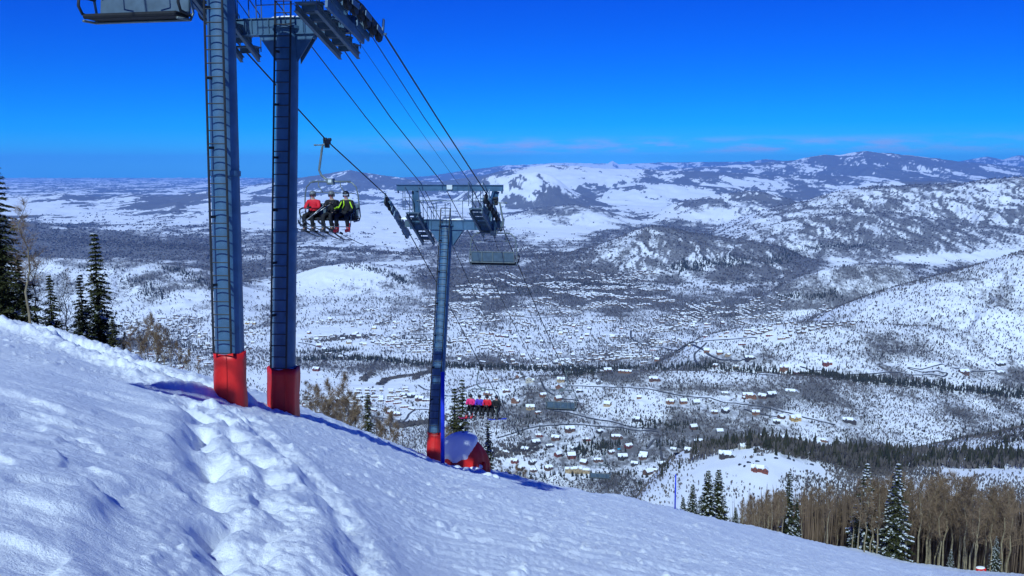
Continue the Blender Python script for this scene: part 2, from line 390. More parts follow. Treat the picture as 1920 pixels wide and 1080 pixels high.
# scrub prefers gullies and one aspect; open fields stay white
gx = np.gradient(ZZ, axis=1) / np.maximum(np.gradient(XX, axis=1), 1e-3)
gy = np.gradient(ZZ, axis=0) / np.maximum(np.gradient(YY, axis=0), 1e-3)
asp = np.clip(-gx * 2.2, -1, 1)
n1 = fbm(XX / 150, YY / 260, 3, 301, .6); n2 = fbm(XX / 1300, YY / 3200, 5, 333, .72)
n3 = fbm(XX / 1100, YY / 2600, 6, 371, .82); D = np.clip(D * 1.3 - .08, 0, 1)
veg = .06 - .0 * (YY > 12000) + D * 1.0 + .55 * n1 * (YY < 12000) + .50 * n2 * (1 - .5 * (YY > 12000)) + 1.5 * n3 * (YY > 12000) + (.45 - .25 * (YY > 12000)) * asp * (YY > 5000) + .17 * ((YY > 5500) & (YY < 14000)) * (D > .3) - .30 * (YY < 4200)
veg = np.where(YY > 12000, sstep(.36, .60, veg), np.clip(veg, 0, .95))
at = me.attributes.new('veg', 'FLOAT', 'POINT'); at.data.foreach_set('value', veg.astype(np.float32).ravel())
def terrain_mat():
    m = bpy.data.materials.new('snowy_scrubland'); m.use_nodes = True; nt = m.node_tree; N = nt.nodes; L = nt.links
    b = N['Principled BSDF']; b.inputs['Roughness'].default_value = .8; b.inputs['Specular IOR Level'].default_value = .05
    a = N.new('ShaderNodeAttribute'); a.attribute_name = 'veg'
    g = N.new('ShaderNodeNewGeometry')
    mp = N.new('ShaderNodeMapping'); mp.inputs['Scale'].default_value = (1, .6, .6); L.new(g.outputs['Position'], mp.inputs['Vector'])
    def nz(s, d=3):
        n = N.new('ShaderNodeTexNoise'); n.inputs['Scale'].default_value = s; n.inputs['Detail'].default_value = d; n.inputs['Roughness'].default_value = .65
        L.new(mp.outputs[0], n.inputs['Vector']); return n
    A = nz(1 / 13, 3); B = nz(1 / 130, 5)
    ad = N.new('ShaderNodeMath'); ad.operation = 'ADD'; L.new(A.outputs['Fac'], ad.inputs[0]); L.new(B.outputs['Fac'], ad.inputs[1])
    # factor = smoothstep over (veg*1.1 + noise - 1.35)
    m1 = N.new('ShaderNodeMath'); m1.operation = 'MULTIPLY_ADD'; L.new(a.outputs['Fac'], m1.inputs[0]); m1.inputs[1].default_value = 1.05; L.new(ad.outputs[0], m1.inputs[2])
    mr = N.new('ShaderNodeMapRange'); mr.interpolation_type = 'SMOOTHSTEP'; mr.inputs[1].default_value = 1.38; mr.inputs[2].default_value = 1.95
    L.new(m1.outputs[0], mr.inputs[0])
    mm = N.new('ShaderNodeMath'); mm.operation = 'MULTIPLY'; mm.inputs[1].default_value = .93; L.new(mr.outputs[0], mm.inputs[0])
    C = nz(1 / 400, 3)
    c1 = N.new('ShaderNodeMix'); c1.data_type = 'RGBA'; c1.inputs[6].default_value = (.070, .066, .066, 1); c1.inputs[7].default_value = (.125, .115, .105, 1)
    L.new(C.outputs['Fac'], c1.inputs[0])
    mx = N.new('ShaderNodeMix'); mx.data_type = 'RGBA'; mx.inputs[6].default_value = (.78, .80, .84, 1)
    L.new(c1.outputs[2], mx.inputs[7]); L.new(mm.outputs[0], mx.inputs[0]); L.new(mx.outputs[2], b.inputs['Base Color'])
    return m
tag(link('hills', me, None, terrain_mat()), kind='structure')

_us = np.searchsorted
def hit(px, py, ymin=300):
    u, v = uv(px, py); j = int(np.clip(np.searchsorted(cols, u), 1, len(cols) - 1))
    f = (u - cols[j - 1]) / (cols[j] - cols[j - 1]); z = ZZ[:, j - 1] * (1 - f) + ZZ[:, j] * f
    vv = -z / rows; ok = (vv <= v) & (rows > ymin); k = int(np.argmax(ok))
    if not ok[k]: return None
    if k == 0: return u * rows[0], rows[0], z[0]
    a = (vv[k - 1] - v) / (vv[k - 1] - vv[k] + 1e-12); a = min(max(a, 0), 1); Y = rows[k - 1] + (rows[k] - rows[k - 1]) * a
    return u * Y, Y, float(z[k - 1] + (z[k] - z[k - 1]) * a)
def gz(X, Y):
    return ground(np.atleast_1d(np.asarray(X, float)), np.atleast_1d(np.asarray(Y, float)))
# near slope mesh
ncols = np.concatenate([np.tan(np.linspace(-1.15, -.62, 60)), np.linspace(-.70, .70, 1000), np.tan(np.linspace(.62, 1.15, 60))])
nrows = np.concatenate([np.linspace(-6, 1.0, 15), np.geomspace(1.2, 250, 900)])
ncols = np.unique(np.round(ncols, 6))
NU, NY = np.meshgrid(ncols, nrows); NX = NU * np.maximum(NY, 1.2)
ny_ = np.maximum(NY, 1.2)
nz_, nyc = near_base(NX, ny_)
fade = 1 / (1 + (NY / 160) ** 4)
NZ = nz_ + near_detail(NX, ny_) * fade * np.clip((NY + .5) / 2, 0, 1)
NZ = NZ + np.where(NY < 1.2, (1.2 - NY) * .25, 0)
vz = valley(NX, ny_); NZ = np.maximum(NZ, vz)
far = NY > 225; NZ = np.where(far, NZ + .3, NZ)
def snow_mat():
    m = bpy.data.materials.new('slope_snow'); m.use_nodes = True; nt = m.node_tree; N = nt.nodes; L = nt.links
    b = N['Principled BSDF']; b.inputs['Roughness'].default_value = .5; b.inputs['Specular IOR Level'].default_value = .25
    g = N.new('ShaderNodeNewGeometry')
    n0 = N.new('ShaderNodeTexNoise'); n0.inputs['Scale'].default_value = .5; n0.inputs['Detail'].default_value = 4; L.new(g.outputs['Position'], n0.inputs['Vector'])
    mx = N.new('ShaderNodeMix'); mx.data_type = 'RGBA'; mx.inputs[6].default_value = (.76, .80, .86, 1); mx.inputs[7].default_value = (.83, .85, .89, 1)
    L.new(n0.outputs['Fac'], mx.inputs[0]); L.new(mx.outputs[2], b.inputs['Base Color'])
    n1 = N.new('ShaderNodeTexNoise'); n1.inputs['Scale'].default_value = 9; n1.inputs['Detail'].default_value = 8; n1.inputs['Roughness'].default_value = .7; L.new(g.outputs['Position'], n1.inputs['Vector'])
    n2 = N.new('ShaderNodeTexNoise'); n2.inputs['Scale'].default_value = 70; n2.inputs['Detail'].default_value = 4; L.new(g.outputs['Position'], n2.inputs['Vector'])
    b1 = N.new('ShaderNodeBump'); b1.inputs['Strength'].default_value = .55; b1.inputs['Distance'].default_value = .10; L.new(n1.outputs['Fac'], b1.inputs['Height'])
    b2 = N.new('ShaderNodeBump'); b2.inputs['Strength'].default_value = .4; b2.inputs['Distance'].default_value = .012; L.new(n2.outputs['Fac'], b2.inputs['Height'])
    L.new(b1.outputs['Normal'], b2.inputs['Normal']); L.new(b2.outputs['Normal'], b.inputs['Normal'])
    return m
me = np_mesh('snow_slope', np.stack([NX, NY, NZ], -1).reshape(-1, 3), gridfaces(*NU.shape), True)
tag(link('snow_slope', me, None, snow_mat()), kind='structure')
def nzat(X, Y):
    z, _ = near_base(np.array([X]), np.array([Y])); return float(z[0] + near_detail(np.array([float(X)]), np.array([float(Y)]))[0] / (1 + (Y / 160) ** 4))

# ------------------------------------------------------------------ roads
def smooth_poly(P, n=6):
    out = []
    for i in range(len(P) - 1):
        p0, p1, p2, p3 = P[max(i - 1, 0)], P[i], P[i + 1], P[min(i + 2, len(P) - 1)]
        for k in range(n):
            t = k / n; out.append(.5 * ((2 * p1) + (-p0 + p2) * t + (2 * p0 - 5 * p1 + 4 * p2 - p3) * t * t + (-p0 + 3 * p1 - 3 * p2 + p3) * t ** 3))
    out.append(P[-1]); return out
CLEAR = []
ROADS = [
 [(1015, 716), (1024, 732), (1048, 745), (1085, 752)], [(1060, 724), (1180, 727), (1240, 735), (1300, 745), (1400, 759), (1470, 773), (1520, 786), (1566, 797)],
 [(1018, 758), (1036, 770), (1080, 778), (1130, 789), (1190, 802), (1230, 806)], [(930, 822), (965, 812), (1000, 802), (1045, 798), (1120, 800), (1190, 807), (1235, 811)],
 [(1212, 842), (1240, 851), (1270, 853)], [(690, 778), (720, 785), (757, 788), (768, 776), (785, 768), (830, 771)], [(784, 722), (796, 730), (820, 736), (850, 744)],
 [(1183, 620), (1186, 636), (1215, 648), (1260, 657), (1330, 666), (1400, 675)], [(1325, 643), (1313, 655), (1302, 668), (1310, 684), (1325, 692)],
 [(1500, 688), (1530, 696), (1580, 705), (1625, 716)], [(1578, 705), (1640, 701), (1700, 702), (1760, 705), (1776, 701), (1760, 697), (1712, 694), (1705, 690), (1740, 690), (1800, 692), (1880, 695)],
 [(1240, 660), (1320, 640), (1420, 634)], [(600, 640), (680, 632), (760, 628), (840, 625)], [(846, 560), (880, 548), (930, 540), (980, 530)], [(860, 600), (930, 592), (1010, 596), (1090, 590)], [(250, 660), (330, 640), (370, 618)],
 [(560, 642), (600, 652), (650, 668)], [(1405, 700), (1450, 704)], [(1395, 768), (1430, 778), (1470, 780)],
]
for pts in ROADS:
    P = [hit(*p) for p in pts]; P = [Vector(p) for p in P if p]
    if len(P) < 2: continue
    Q = smooth_poly([Vector((p.x, p.y, 0)) for p in P], 12); V_ = []; F_ = []
    wd = max(3.0, .00115 * Q[0].y)
    L_ = []; CLEAR += [(q.x, q.y, wd + 9) for q in Q]
    for i, q in enumerate(Q):
        t = (Q[min(i + 1, len(Q) - 1)] - Q[max(i - 1, 0)]); t.z = 0; t.normalize(); nn = Vector((-t.y, t.x, 0)); L_ += [q + nn * wd, q - nn * wd]
    zz = gz([p.x for p in L_], [p.y for p in L_]); zc = gz([q.x for q in Q], [q.y for q in Q])
    for i in range(len(Q)):
        z = max(zz[2 * i], zz[2 * i + 1], zc[i]) + 1.0
        V_ += [(L_[2 * i].x, L_[2 * i].y, z), (L_[2 * i + 1].x, L_[2 * i + 1].y, z)]
    F_ = [(2 * i, 2 * i + 2, 2 * i + 3, 2 * i + 1) for i in range(len(Q) - 1)]
    o = MB().add(V_, F_).build('road', M['road']); tag(o, kind='structure')
# ------------------------------------------------------------------ houses
def gable(mb, x0, x1, y0, y1, h, rise, axis='x', over=.5, roof=True, t=.55):
    """walls (roof False) or snow-loaded roof slab (roof True)"""
    if not roof:
        mb.box(((x0 + x1) / 2, (y0 + y1) / 2, h / 2 - 2), (x1 - x0, y1 - y0, h + 4))
        if axis == 'x':
            yc = (y0 + y1) / 2; mb.add([(x, y, z) for x in (x0, x1) for y, z in ((y0, h), (y1, h), (yc, h + rise))], [(0, 2, 1), (3, 4, 5), (0, 3, 5, 2), (1, 2, 5, 4)])
        else:
            xc = (x0 + x1) / 2; mb.add([(x, y, z) for y in (y0, y1) for x, z in ((x0, h), (x1, h), (xc, h + rise))], [(0, 1, 2), (3, 5, 4), (0, 2, 5, 3), (1, 4, 5, 2)])
        return
    k = over
    if axis == 'x':
        yc = (y0 + y1) / 2; s = rise / (y1 - yc)
        a = [(y0 - k, h - s * k + .06), (yc, h + rise + .06), (y1 + k, h - s * k + .06), (y1 + k, h - s * k + t), (yc, h + rise + t * 1.1), (y0 - k, h - s * k + t)]
        P = [(x, y, z) for x in (x0 - k, x1 + k) for y, z in a]
    else:
        xc = (x0 + x1) / 2; s = rise / (x1 - xc)
        a = [(x0 - k, h - s * k + .06), (xc, h + rise + .06), (x1 + k, h - s * k + .06), (x1 + k, h - s * k + t), (xc, h + rise + t * 1.1), (x0 - k, h - s * k + t)]
        P = [(x, y, z) for y in (y0 - k, y1 + k) for x, z in a]
    mb.add(P, [(0, 1, 4, 5), (1, 2, 3, 4), (6, 11, 10, 7), (7, 10, 9, 8), (5, 4, 10, 11), (4, 3, 9, 10), (0, 6, 7, 1), (1, 7, 8, 2), (0, 5, 11, 6), (2, 8, 9, 3)])
HM = {}
def house_meshes(kind):
    if kind in HM: return HM[kind]
    w_, r_, win = MB(), MB(), []
    blocks = {'chalet': [(-8, 8, -5, 5, 5.5, 3.4, 'x'), (-4.5, 1.5, -8.5, 0, 5, 3.2, 'y')],
              'lodge': [(-14, 6, -5, 5, 6.5, 3.6, 'x'), (-11, -4, -9, 0, 6, 3.6, 'y'), (4, 13, -7.5, 4, 5.2, 3.2, 'y')],
              'cabin': [(-5.5, 5.5, -4.5, 4.5, 4.5, 3.4, 'x')],
              'tall': [(-6, 6, -5, 5, 8, 4, 'y'), (5, 11, -4, 4, 5, 2.6, 'x')],
              'condo': [(-32, -12, -6, 6, 9.5, 3.2, 'x'), (-12, 10, -8, 5, 11.5, 3.6, 'x'), (10, 30, -6, 6, 8.5, 3, 'x'), (-24, -17, -9, 0, 10, 3.4, 'y'), (-3, 4, -11, 0, 12, 3.4, 'y')],
              'row': [(-20, 20, -5, 5, 6, 3.2, 'x'), (-15, -9, -8, 0, 5.8, 3, 'y'), (-3, 3, -8, 0, 5.8, 3, 'y'), (9, 15, -8, 0, 5.8, 3, 'y')]}[kind]
    for b in blocks:
        gable(w_, *b[:6], axis=b[6], roof=False); gable(r_, *b[:6], axis=b[6], roof=True)
    big = max(blocks, key=lambda b: b[1] - b[0]); 
    for i, b in enumerate(blocks[:3]):
        for x in ([b[0] + (b[1] - b[0]) * q for q in (.25, .75)] if b[1] - b[0] > 5 else [(b[0] + b[1]) / 2]):
            if any(o is not b and o[0] - .8 < x < o[1] + .8 and o[2] < b[2] for o in blocks): continue
            win.append((x, b[2] - .05, b[4] * .6))
    HM[kind] = (w_.mesh('wall'), r_.mesh('roof', M['roofsnow']), MB().box((big[0] + 3, 1.2, big[4] + big[5]), (1.1, 1.1, 3.0)).mesh('chimney', M['road']), win,
                MB().box((0, 0, 0), (1.8, .14, 1.5)).mesh('window', M['glass']))
    return HM[kind]
def house(px, py, wpx, kind, wall, label, group=None, rz=None, full=True, name='house', Y=None):
    P = hit(px, py)
    if not P: return
    base = {'chalet': 17, 'lodge': 28, 'cabin': 12, 'tall': 18, 'condo': 63, 'row': 41}[kind]
    sc_ = (wpx * P[1] / F / base) if wpx else random.uniform(.8, 1.15)
    sc_ = min(max(sc_, .7), 1.8) * .86; CLEAR.append((P[0], P[1], base * .5 * sc_ + 12)); CLEAR.append((P[0] + random.uniform(-20, 20), P[1] - 24, 16))
    wm, rm, cm_, win, wn = house_meshes(kind)
    e = empty(name, (P[0], P[1], P[2] + .4), rz if rz is not None else random.uniform(-.7, .7), label, 'house' if name == 'house' else 'building', group)
    e.scale = (sc_,) * 3
    o = link('wall', wm, e); 
    if not wm.materials: wm.materials.append(None)
    o.material_slots[0].link = 'OBJECT'; o.material_slots[0].material = walls[wall]
    link('roof', rm, e)
    if full:
        link('chimney', cm_, e)
        for x, y, z in win: q_ = link('window', wn, e); q_.location = (x, y, z)
    return e
# the houses one can pick out
BIG = [
 (1084, 886, 58, 'condo', 'tan', 'long tan and brown condominium block with snowy roofs, lowest big building above the snow edge'),
 (1122, 865, 22, 'lodge', 'brown', 'dark brown lodge with flat snowy roof just right of and above the tan block'),
 (1167, 860, 22, 'chalet', 'dark', 'dark gabled chalet right of the brown lodge near the lower road'),
 (1207, 857, 18, 'cabin', 'red', 'deep red house with long snowy roof right of the dark gabled chalet'),
 (1425, 884, 28, 'lodge', 'red', 'reddish low lodge half hidden by bare trees on the near knoll with parked cars'),
 (1593, 792, 30, 'lodge', 'dark', 'dark big house alone at the far end of the upper middle road'),
 (1405, 745, 30, 'lodge', 'orange', 'large orange brown house above the upper road on the brushy hillside'),
 (1485, 738, 28, 'lodge', 'grey', 'large grey house with rounded snowy roof, highest on the brushy hillside'),
 (1491, 788, 24, 'chalet', 'yellow', 'yellowish house below the upper road beside its bend'),
 (1475, 824, 28, 'lodge', 'brown', 'large brown house with white roofs above the near knoll'),
 (1433, 823, 22, 'chalet', 'red', 'red brown chalet left of the large brown house above the near knoll'),
 (1394, 841, 22, 'chalet', 'cream', 'cream white house with snowy gable above the parked cars'),
 (1363, 856, 24, 'lodge', 'grey', 'grey house with broad snowy roof left of the near knoll road'),
 (1198, 747, 11, 'cabin', 'orange', 'small orange square house alone on a white field below the upper road'),
 (1052, 715, 18, 'chalet', 'tan', 'tan house beside the top loop of the middle road'),
 (991, 717, 20, 'tall', 'cream', 'pale cream house below the dark conifer belt'),
 (994, 767, 20, 'chalet', 'tan', 'tan brown house left of the looping middle road'),
 (1172, 699, 30, 'row', 'orange', 'long orange brown building on the ridge line right of the conifer belt'),
 (1139, 697, 18, 'chalet', 'brown', 'brown house on the ridge line at the end of the conifer belt'),
 (1228, 714, 26, 'lodge', 'brown', 'brown house with a white drive just below the ridge line'),
 (1551, 684, 20, 'chalet', 'red', 'red brown house beside the switchback road, second from left on the bench'),
 (1501, 701, 32, 'row', 'red', 'long red building at the conifer edge by the bench road'),
 (1470, 693, 22, 'chalet', 'orange', 'orange brown house left of the long red building on the bench'),
 (1807, 701, 22, 'chalet', 'brown', 'brown house right of the switchback loops on the bench'),
 (1875, 685, 22, 'lodge', 'dark', 'dark house near the right edge, upper one of two on the bench'),
 (1875, 701, 22, 'lodge', 'grey', 'grey dark house near the right edge, lower one of two on the bench'),
 (1407, 674, 24, 'lodge', 'dark', 'dark house with a white yard above the bench road'),
 (470, 608, 26, 'row', 'yellow', 'yellow long building seen between the two left lift towers'),
 (593, 695, 16, 'chalet', 'red', 'bright red house right of the second lift tower beside the white field'),
 (598, 650, 14, 'cabin', 'red', 'small red barn at the top of the white field right of the second tower'),
 (1300, 804, 16, 'cabin', 'brown', 'small brown house with greenish roof edge among the pale scrub'),
 (1068, 808, 22, 'chalet', 'brown', 'brown snowy roofed chalet under the lower of the two middle roads'),
 (1157, 822, 26, 'lodge', 'brown', 'brown house with big white roof right of the road under the empty chair'),
]
for (x, y, w_, k, wl, lb) in BIG: house(x, y, w_, k, wl, lb, rz=random.uniform(-.35, .35), name='apartment_building' if k in ('condo', 'row') else 'house')
G1 = [(972, 710), (1122, 720), (1087, 735), (1018, 743), (1046, 750), (1009, 775), (1046, 728), (1139, 761), (1257, 756), (1281, 756), (1305, 758), (1361, 740), (1396, 747), (1361, 772), (1194, 789), (930, 712), (950, 735), (915, 740), (965, 755)]
G2 = [(1124, 811), (1042, 824), (1011, 818), (1004, 832), (1031, 838), (1046, 855), (1071, 858), (965, 867), (998, 869), (1205, 860), (1028, 880), (1228, 884), (1215, 889), (1309, 829), (1335, 835), (1292, 848), (1263, 845), (1365, 858), (1178, 839), (1146, 850), (1313, 828), (1336, 834), (1349, 812), (1095, 870), (1000, 884), (975, 880), (1100, 826), (1075, 842), (950, 850), (985, 845), (1240, 872), (1190, 872)]
G3 = [(1446, 743), (1306, 758), (1417, 776), (1456, 793), (1465, 784), (1501, 830), (1530, 834), (1360, 773), (1545, 828), (1430, 746), (1340, 775)]
G4 = [(1365, 667), (1349, 664), (1342, 687), (1325, 660), (1380, 690)]
G5 = [(744, 744), (756, 743), (770, 745), (787, 751), (800, 752), (731, 753), (745, 757), (758, 764), (772, 768), (731, 775), (745, 779), (616, 751), (618, 766), (660, 771), (593, 775), (632, 752), (640, 768), (690, 757), (700, 770), (680, 745), (655, 755), (610, 782), (575, 760), (578, 745), (710, 745)]
for lst, lb, gr, kinds, cols_ in [
    (G1, 'small snow-roofed house among the scrub along the upper middle roads', 'houses along the upper middle roads', ['chalet', 'cabin', 'tall', 'lodge'], ['brown', 'tan', 'dark', 'orange', 'grey']),
    (G2, 'snow-roofed wooden house in the neighbourhood just above the ski slope edge', 'houses in the neighbourhood above the slope edge', ['chalet', 'lodge', 'chalet', 'cabin'], ['brown', 'dark', 'red', 'brown', 'grey']),
    (G3, 'snow-roofed house on the brushy hillside left of the pale empty slope', 'houses on the brushy hillside', ['chalet', 'chalet', 'lodge'], ['brown', 'grey', 'orange', 'dark']),
    (G4, 'small brown house at the bends of the road above the conifer belt', 'houses at the road bends', ['chalet', 'cabin'], ['brown', 'tan', 'orange']),
    (G5, 'reddish brown snow-roofed townhouse between the second and third lift towers', 'townhouses between the lift towers', ['row', 'chalet', 'row'], ['red', 'brown', 'red', 'dark'])]:
    for i, (x, y) in enumerate(lst):
        house(x, y, random.uniform(14, 21) if y > 730 else random.uniform(11, 15), random.choice(kinds), random.choice(cols_), lb, gr, full=(y > 730))
# scattered smaller ones, then the rest of the town as stuff
zones = [((860, 1240), (612, 685), 60, 'tiny snow-roofed house in the suburbs beyond the conifer belt', 'suburban houses beyond the conifer belt'),
         ((560, 850), (600, 672), 32, 'tiny snow-roofed house on the flats behind the lift towers', 'houses on the flats behind the towers'),
         ((240, 400), (618, 690), 22, 'tiny snow-roofed house on the valley floor left of the first tower', 'houses left of the first tower'),
         ((1240, 1480), (590, 650), 24, 'tiny snow-roofed house below the round white hill', 'houses below the round white hill')]
for (xa, xb), (ya, yb), n, lb, gr in zones:
    for i in range(n):
        house(random.uniform(xa, xb), random.uniform(ya, yb), random.uniform(7, 11), random.choice(['chalet', 'cabin', 'row']), random.choice(['brown', 'tan', 'dark', 'grey', 'orange', 'red']), lb, gr, full=False)
def _zi(x, y):
    u = x / y; j = min(max(np.searchsorted(cols, u), 1), len(cols) - 1); r = min(max(np.searchsorted(rows, y), 1), len(rows) - 1)
    f = (u - cols[j - 1]) / (cols[j] - cols[j - 1]); g = (y - rows[r - 1]) / (rows[r] - rows[r - 1])
    return (ZZ[r - 1, j - 1] * (1 - f) + ZZ[r - 1, j] * f) * (1 - g) + (ZZ[r, j - 1] * (1 - f) + ZZ[r, j] * f) * g
wmb, rmb = MB(), MB()
tz = [((880, 1240), (512, 560), 620), ((800, 1480), (556, 612), 620), ((860, 1260), (600, 690), 240), ((1240, 1560), (570, 600), 110), ((560, 860), (560, 660), 170), ((230, 410), (590, 690), 150), ((560, 760), (735, 790), 60), ((430, 520), (600, 740), 60), ((1290, 1560), (600, 625), 40)]
for (xa, xb), (ya, yb), n in tz:
    L_ = []
    while len(L_) < n:
        C_ = hit(random.uniform(xa, xb), random.uniform(ya, yb))
        if not C_: continue
        A_ = .25 + random.choice([0, 0, 1.57]) + random.gauss(0, .12); nh = random.randint(3, 11); sp_h = random.uniform(19, 27); bend = random.gauss(0, .0015)
        for q in range(nh):
            for sd in (-1, 1):
                if random.random() < .22: continue
                r_ = (q - nh / 2) * sp_h + random.gauss(0, 2); o_ = sd * random.uniform(15, 19) + bend * r_ * r_
                L_.append((C_[0] + math.cos(A_) * r_ - math.sin(A_) * o_, C_[1] + math.sin(A_) * r_ + math.cos(A_) * o_, A_))
    for hx_, hy_, A_ in L_:
        P = (hx_, hy_, float(_zi(hx_, hy_)))
        s = random.uniform(7, 13) * (1.25 if P[1] > 4500 else 1); d = s * random.uniform(.5, .9); h = random.uniform(3.5, 6.5) * (1.2 if P[1] > 4500 else 1); a = A_ + random.uniform(-.08, .08) + random.choice([0, 0, 1.57]); m_ = Matrix.Rotation(a, 3, 'Z')
        wmb.box((P[0], P[1], P[2] + h / 2 - 1), (s * 1.3, d * 1.1, h + 2), m_)
        c = Vector((P[0], P[1], P[2])); Q = [Vector(q) for q in ((-s * .7, -d * .6, h), (s * .7, -d * .6, h), (s * .7, 0, h + 2.2), (-s * .7, 0, h + 2.2), (-s * .7, d * .6, h), (s * .7, d * .6, h), (-s * .7, -d * .6, h + .7), (s * .7, -d * .6, h + .7), (s * .7, d * .6, h + .7), (-s * .7, d * .6, h + .7), (-s * .7, 0, h + 3), (s * .7, 0, h + 3))]
        rmb.add([m_ @ q + c for q in Q], [(6, 7, 11, 10), (10, 11, 8, 9), (0, 1, 7, 6), (4, 9, 8, 5), (0, 6, 10, 9, 4, 3), (1, 2, 5, 8, 11, 7)])
town = mat('town_walls', (.12, .075, .055), .9, 0, .3, .004, col2=(.24, .19, .15))
tw = link('town', wmb.mesh('town', town)); tag(tw, kind='stuff'); k0 = len(tw.data.vertices)
# roofs go into the same stuff object with their own material slot
allv = wmb.v + rmb.v; allf = wmb.f + [tuple(i + len(wmb.v) for i in f) for f in rmb.f]
me = bpy.data.meshes.new('town'); me.from_pydata(allv, [], allf); me.materials.append(town); me.materials.append(M['roofsnow'])
me.polygons.foreach_set('material_index', [0] * len(wmb.f) + [1] * len(rmb.f)); tw.data = me
# turquoise cover and a few cars on the knoll
P = hit(1161, 842)
o = MB().ellip((0, 0, 0), 4.5, 4.5, 1.6, 14, 5, v0=0).build('pool_cover', M['turq'], None, True); o.location = (P[0], P[1], P[2] + .2)
tag(o, 'small turquoise domed pool cover among the brown houses', 'pool cover')
def car_mesh():
    prof = [(-2.2, .35), (-2.25, .8), (-1.9, 1.0), (-1.55, 1.5), (.5, 1.55), (1.15, 1.02), (2.1, .88), (2.25, .6), (2.2, .35)]
    m = MB(); n = len(prof); m.add([(x, y * (.82 if z > 1.2 else 1), z) for y in (-.9, .9) for x, z in prof], [tuple(range(n)), tuple(range(2 * n - 1, n - 1, -1))] + [(i, i + n, (i + 1) % n + n, (i + 1) % n) for i in range(n)])
    return m.mesh('body', None, bevel=.06)
cb = car_mesh(); cb.materials.append(M['cardark'])
wh = MB().tube([(0, -.12, 0), (0, .12, 0)], .34, 12).mesh('wheel', M['dark'])
gl = MB().box((-.5, 0, 1.28), (1.7, 1.62, .30)).mesh('window', M['glass'])
CARS = [(1387, 872), (1404, 868), (1420, 866), (1434, 863), (1455, 860), (1479, 861), (1488, 864), (1511, 870), (1522, 872), (1396, 875)]
for i, (x, y) in enumerate(CARS):
    P = hit(x, y); CLEAR.append((P[0], P[1], 12)); CLEAR.append((P[0], P[1] - 14, 10))
    e = empty('parked_car', (P[0], P[1], P[2] + .1), random.uniform(-.4, .4) + (1.2 if i % 3 == 0 else 0), 'dark parked car in the snowy lot on top of the near knoll' if i != 7 else 'white roofed parked car at the right end of the knoll lot', 'car', 'cars parked on the near knoll' if i != 7 else None)
    b_ = link('body', cb, e)
    if i == 7: b_.material_slots[0].link = 'OBJECT'; b_.material_slots[0].material = M['carwhite']
    for sx_ in (-1.35, 1.35):
        for sy_ in (-.82, .82): q_ = link('wheel', wh, e); q_.location = (sx_, sy_, .34)
    link('window', gl, e)
# ------------------------------------------------------------------ scrub, conifer woods and far-off copses (uncountable)
def slivers(X, Y, Z, H, W, name, m, k=2, lean=.15):
    """bare winter trees: each one k thin upright kites with ragged widths"""
    n = len(X); Vs = []; Fs = []
    for j in range(k):
        a = RNG.uniform(0, math.pi, n); ca, sa = np.cos(a), np.sin(a)
        hw = W * RNG.uniform(.3, .6, n); hh = H * RNG.uniform(.75, 1.1, n)
        ox = RNG.normal(0, .25, n) * W; oy = RNG.normal(0, .25, n) * W
        lx = RNG.normal(0, lean, n) * H; ly = RNG.normal(0, lean, n) * H
        mid = RNG.uniform(.45, .8, n)
        b = np.stack([X + ox, Y + oy, Z - .3], -1)
        l = np.stack([X + ox + lx * .5 - hw * ca, Y + oy + ly * .5 - hw * sa, Z + hh * mid], -1)
        r = np.stack([X + ox + lx * .5 + hw * ca, Y + oy + ly * .5 + hw * sa, Z + hh * (mid + RNG.uniform(-.15, .1, n))], -1)
        t = np.stack([X + ox + lx, Y + oy + ly, Z + hh], -1)
        base = (np.arange(n) * 4)[:, None] + j * 4 * n
        Vs.append(np.stack([b, l, t, r], 1).reshape(-1, 3)); Fs.append(base + np.array([0, 3, 2, 1]))
    me = np_mesh(name, np.concatenate(Vs), np.concatenate(Fs))
    return link(name, me, None, m)
def cones(X, Y, Z, H, W, name, m):
    """far conifers: two stacked ragged five-sided skirts each"""
    n = len(X); Vs = []; Fs = []; k = 0
    for lv, (z0, z1, w) in enumerate([(.04, .62, 1.), (.34, 1., .68)]):
        ring = []
        a0 = RNG.uniform(0, 6.28, n)
        for j in range(5):
            a = a0 + j * 1.2566; rr = W * .5 * w * RNG.uniform(.7, 1.25, n)
            ring.append(np.stack([X + rr * np.cos(a), Y + rr * np.sin(a), Z + H * (z0 + RNG.uniform(-.04, .04, n))], -1))
        top = np.stack([X, Y, Z + H * z1], -1)
        Vs.append(np.stack(ring + [top], 1).reshape(-1, 3))
        b = (np.arange(n) * 6)[:, None] + k; k += 6 * n
        for j in range(5): Fs.append(np.concatenate([b + j, b + (j + 1) % 5, b + 5], 1))
    me = np_mesh(name, np.concatenate(Vs), np.concatenate(Fs))
    return link(name, me, None, m)
def scatter(n, y0, y1, pw=2.):
    """candidates spread evenly in the picture's depth (thinned with distance)"""
    t = RNG.random(n); Y = 1 / (1 / y0 + (1 / y1 - 1 / y0) * t); u = RNG.uniform(-.64, .64, n); return u * Y, Y
def vegat(X, Y, Z):
    D = np.clip(dens(X, Y, Z) * 1.3 - .08, 0, 1)
    v = D * 1.05 - .03 + .55 * fbm(X / 150, Y / 260, 3, 301, .6) + .5 * fbm(X / 1300, Y / 3200, 5, 333, .72) + .30 * fbm(X / 45, Y / 60, 2, 350)
    return D, v
def vis(X, Y, Z, slack=12):
    """drop what the ground in front hides"""
    u = X / Y; j = np.clip(np.searchsorted(cols, u), 0, len(cols) - 1)
    r = np.clip(np.searchsorted(rows, Y) - 1, 0, len(rows) - 1)
    return -(Z + slack) / Y < VMIN[r, j] + 1e-4
VMIN = np.minimum.accumulate(-ZZ / rows[:, None], axis=0)
_nv = H0 / _Yc + _A
CA = np.array(CLEAR)
CCELL = {}
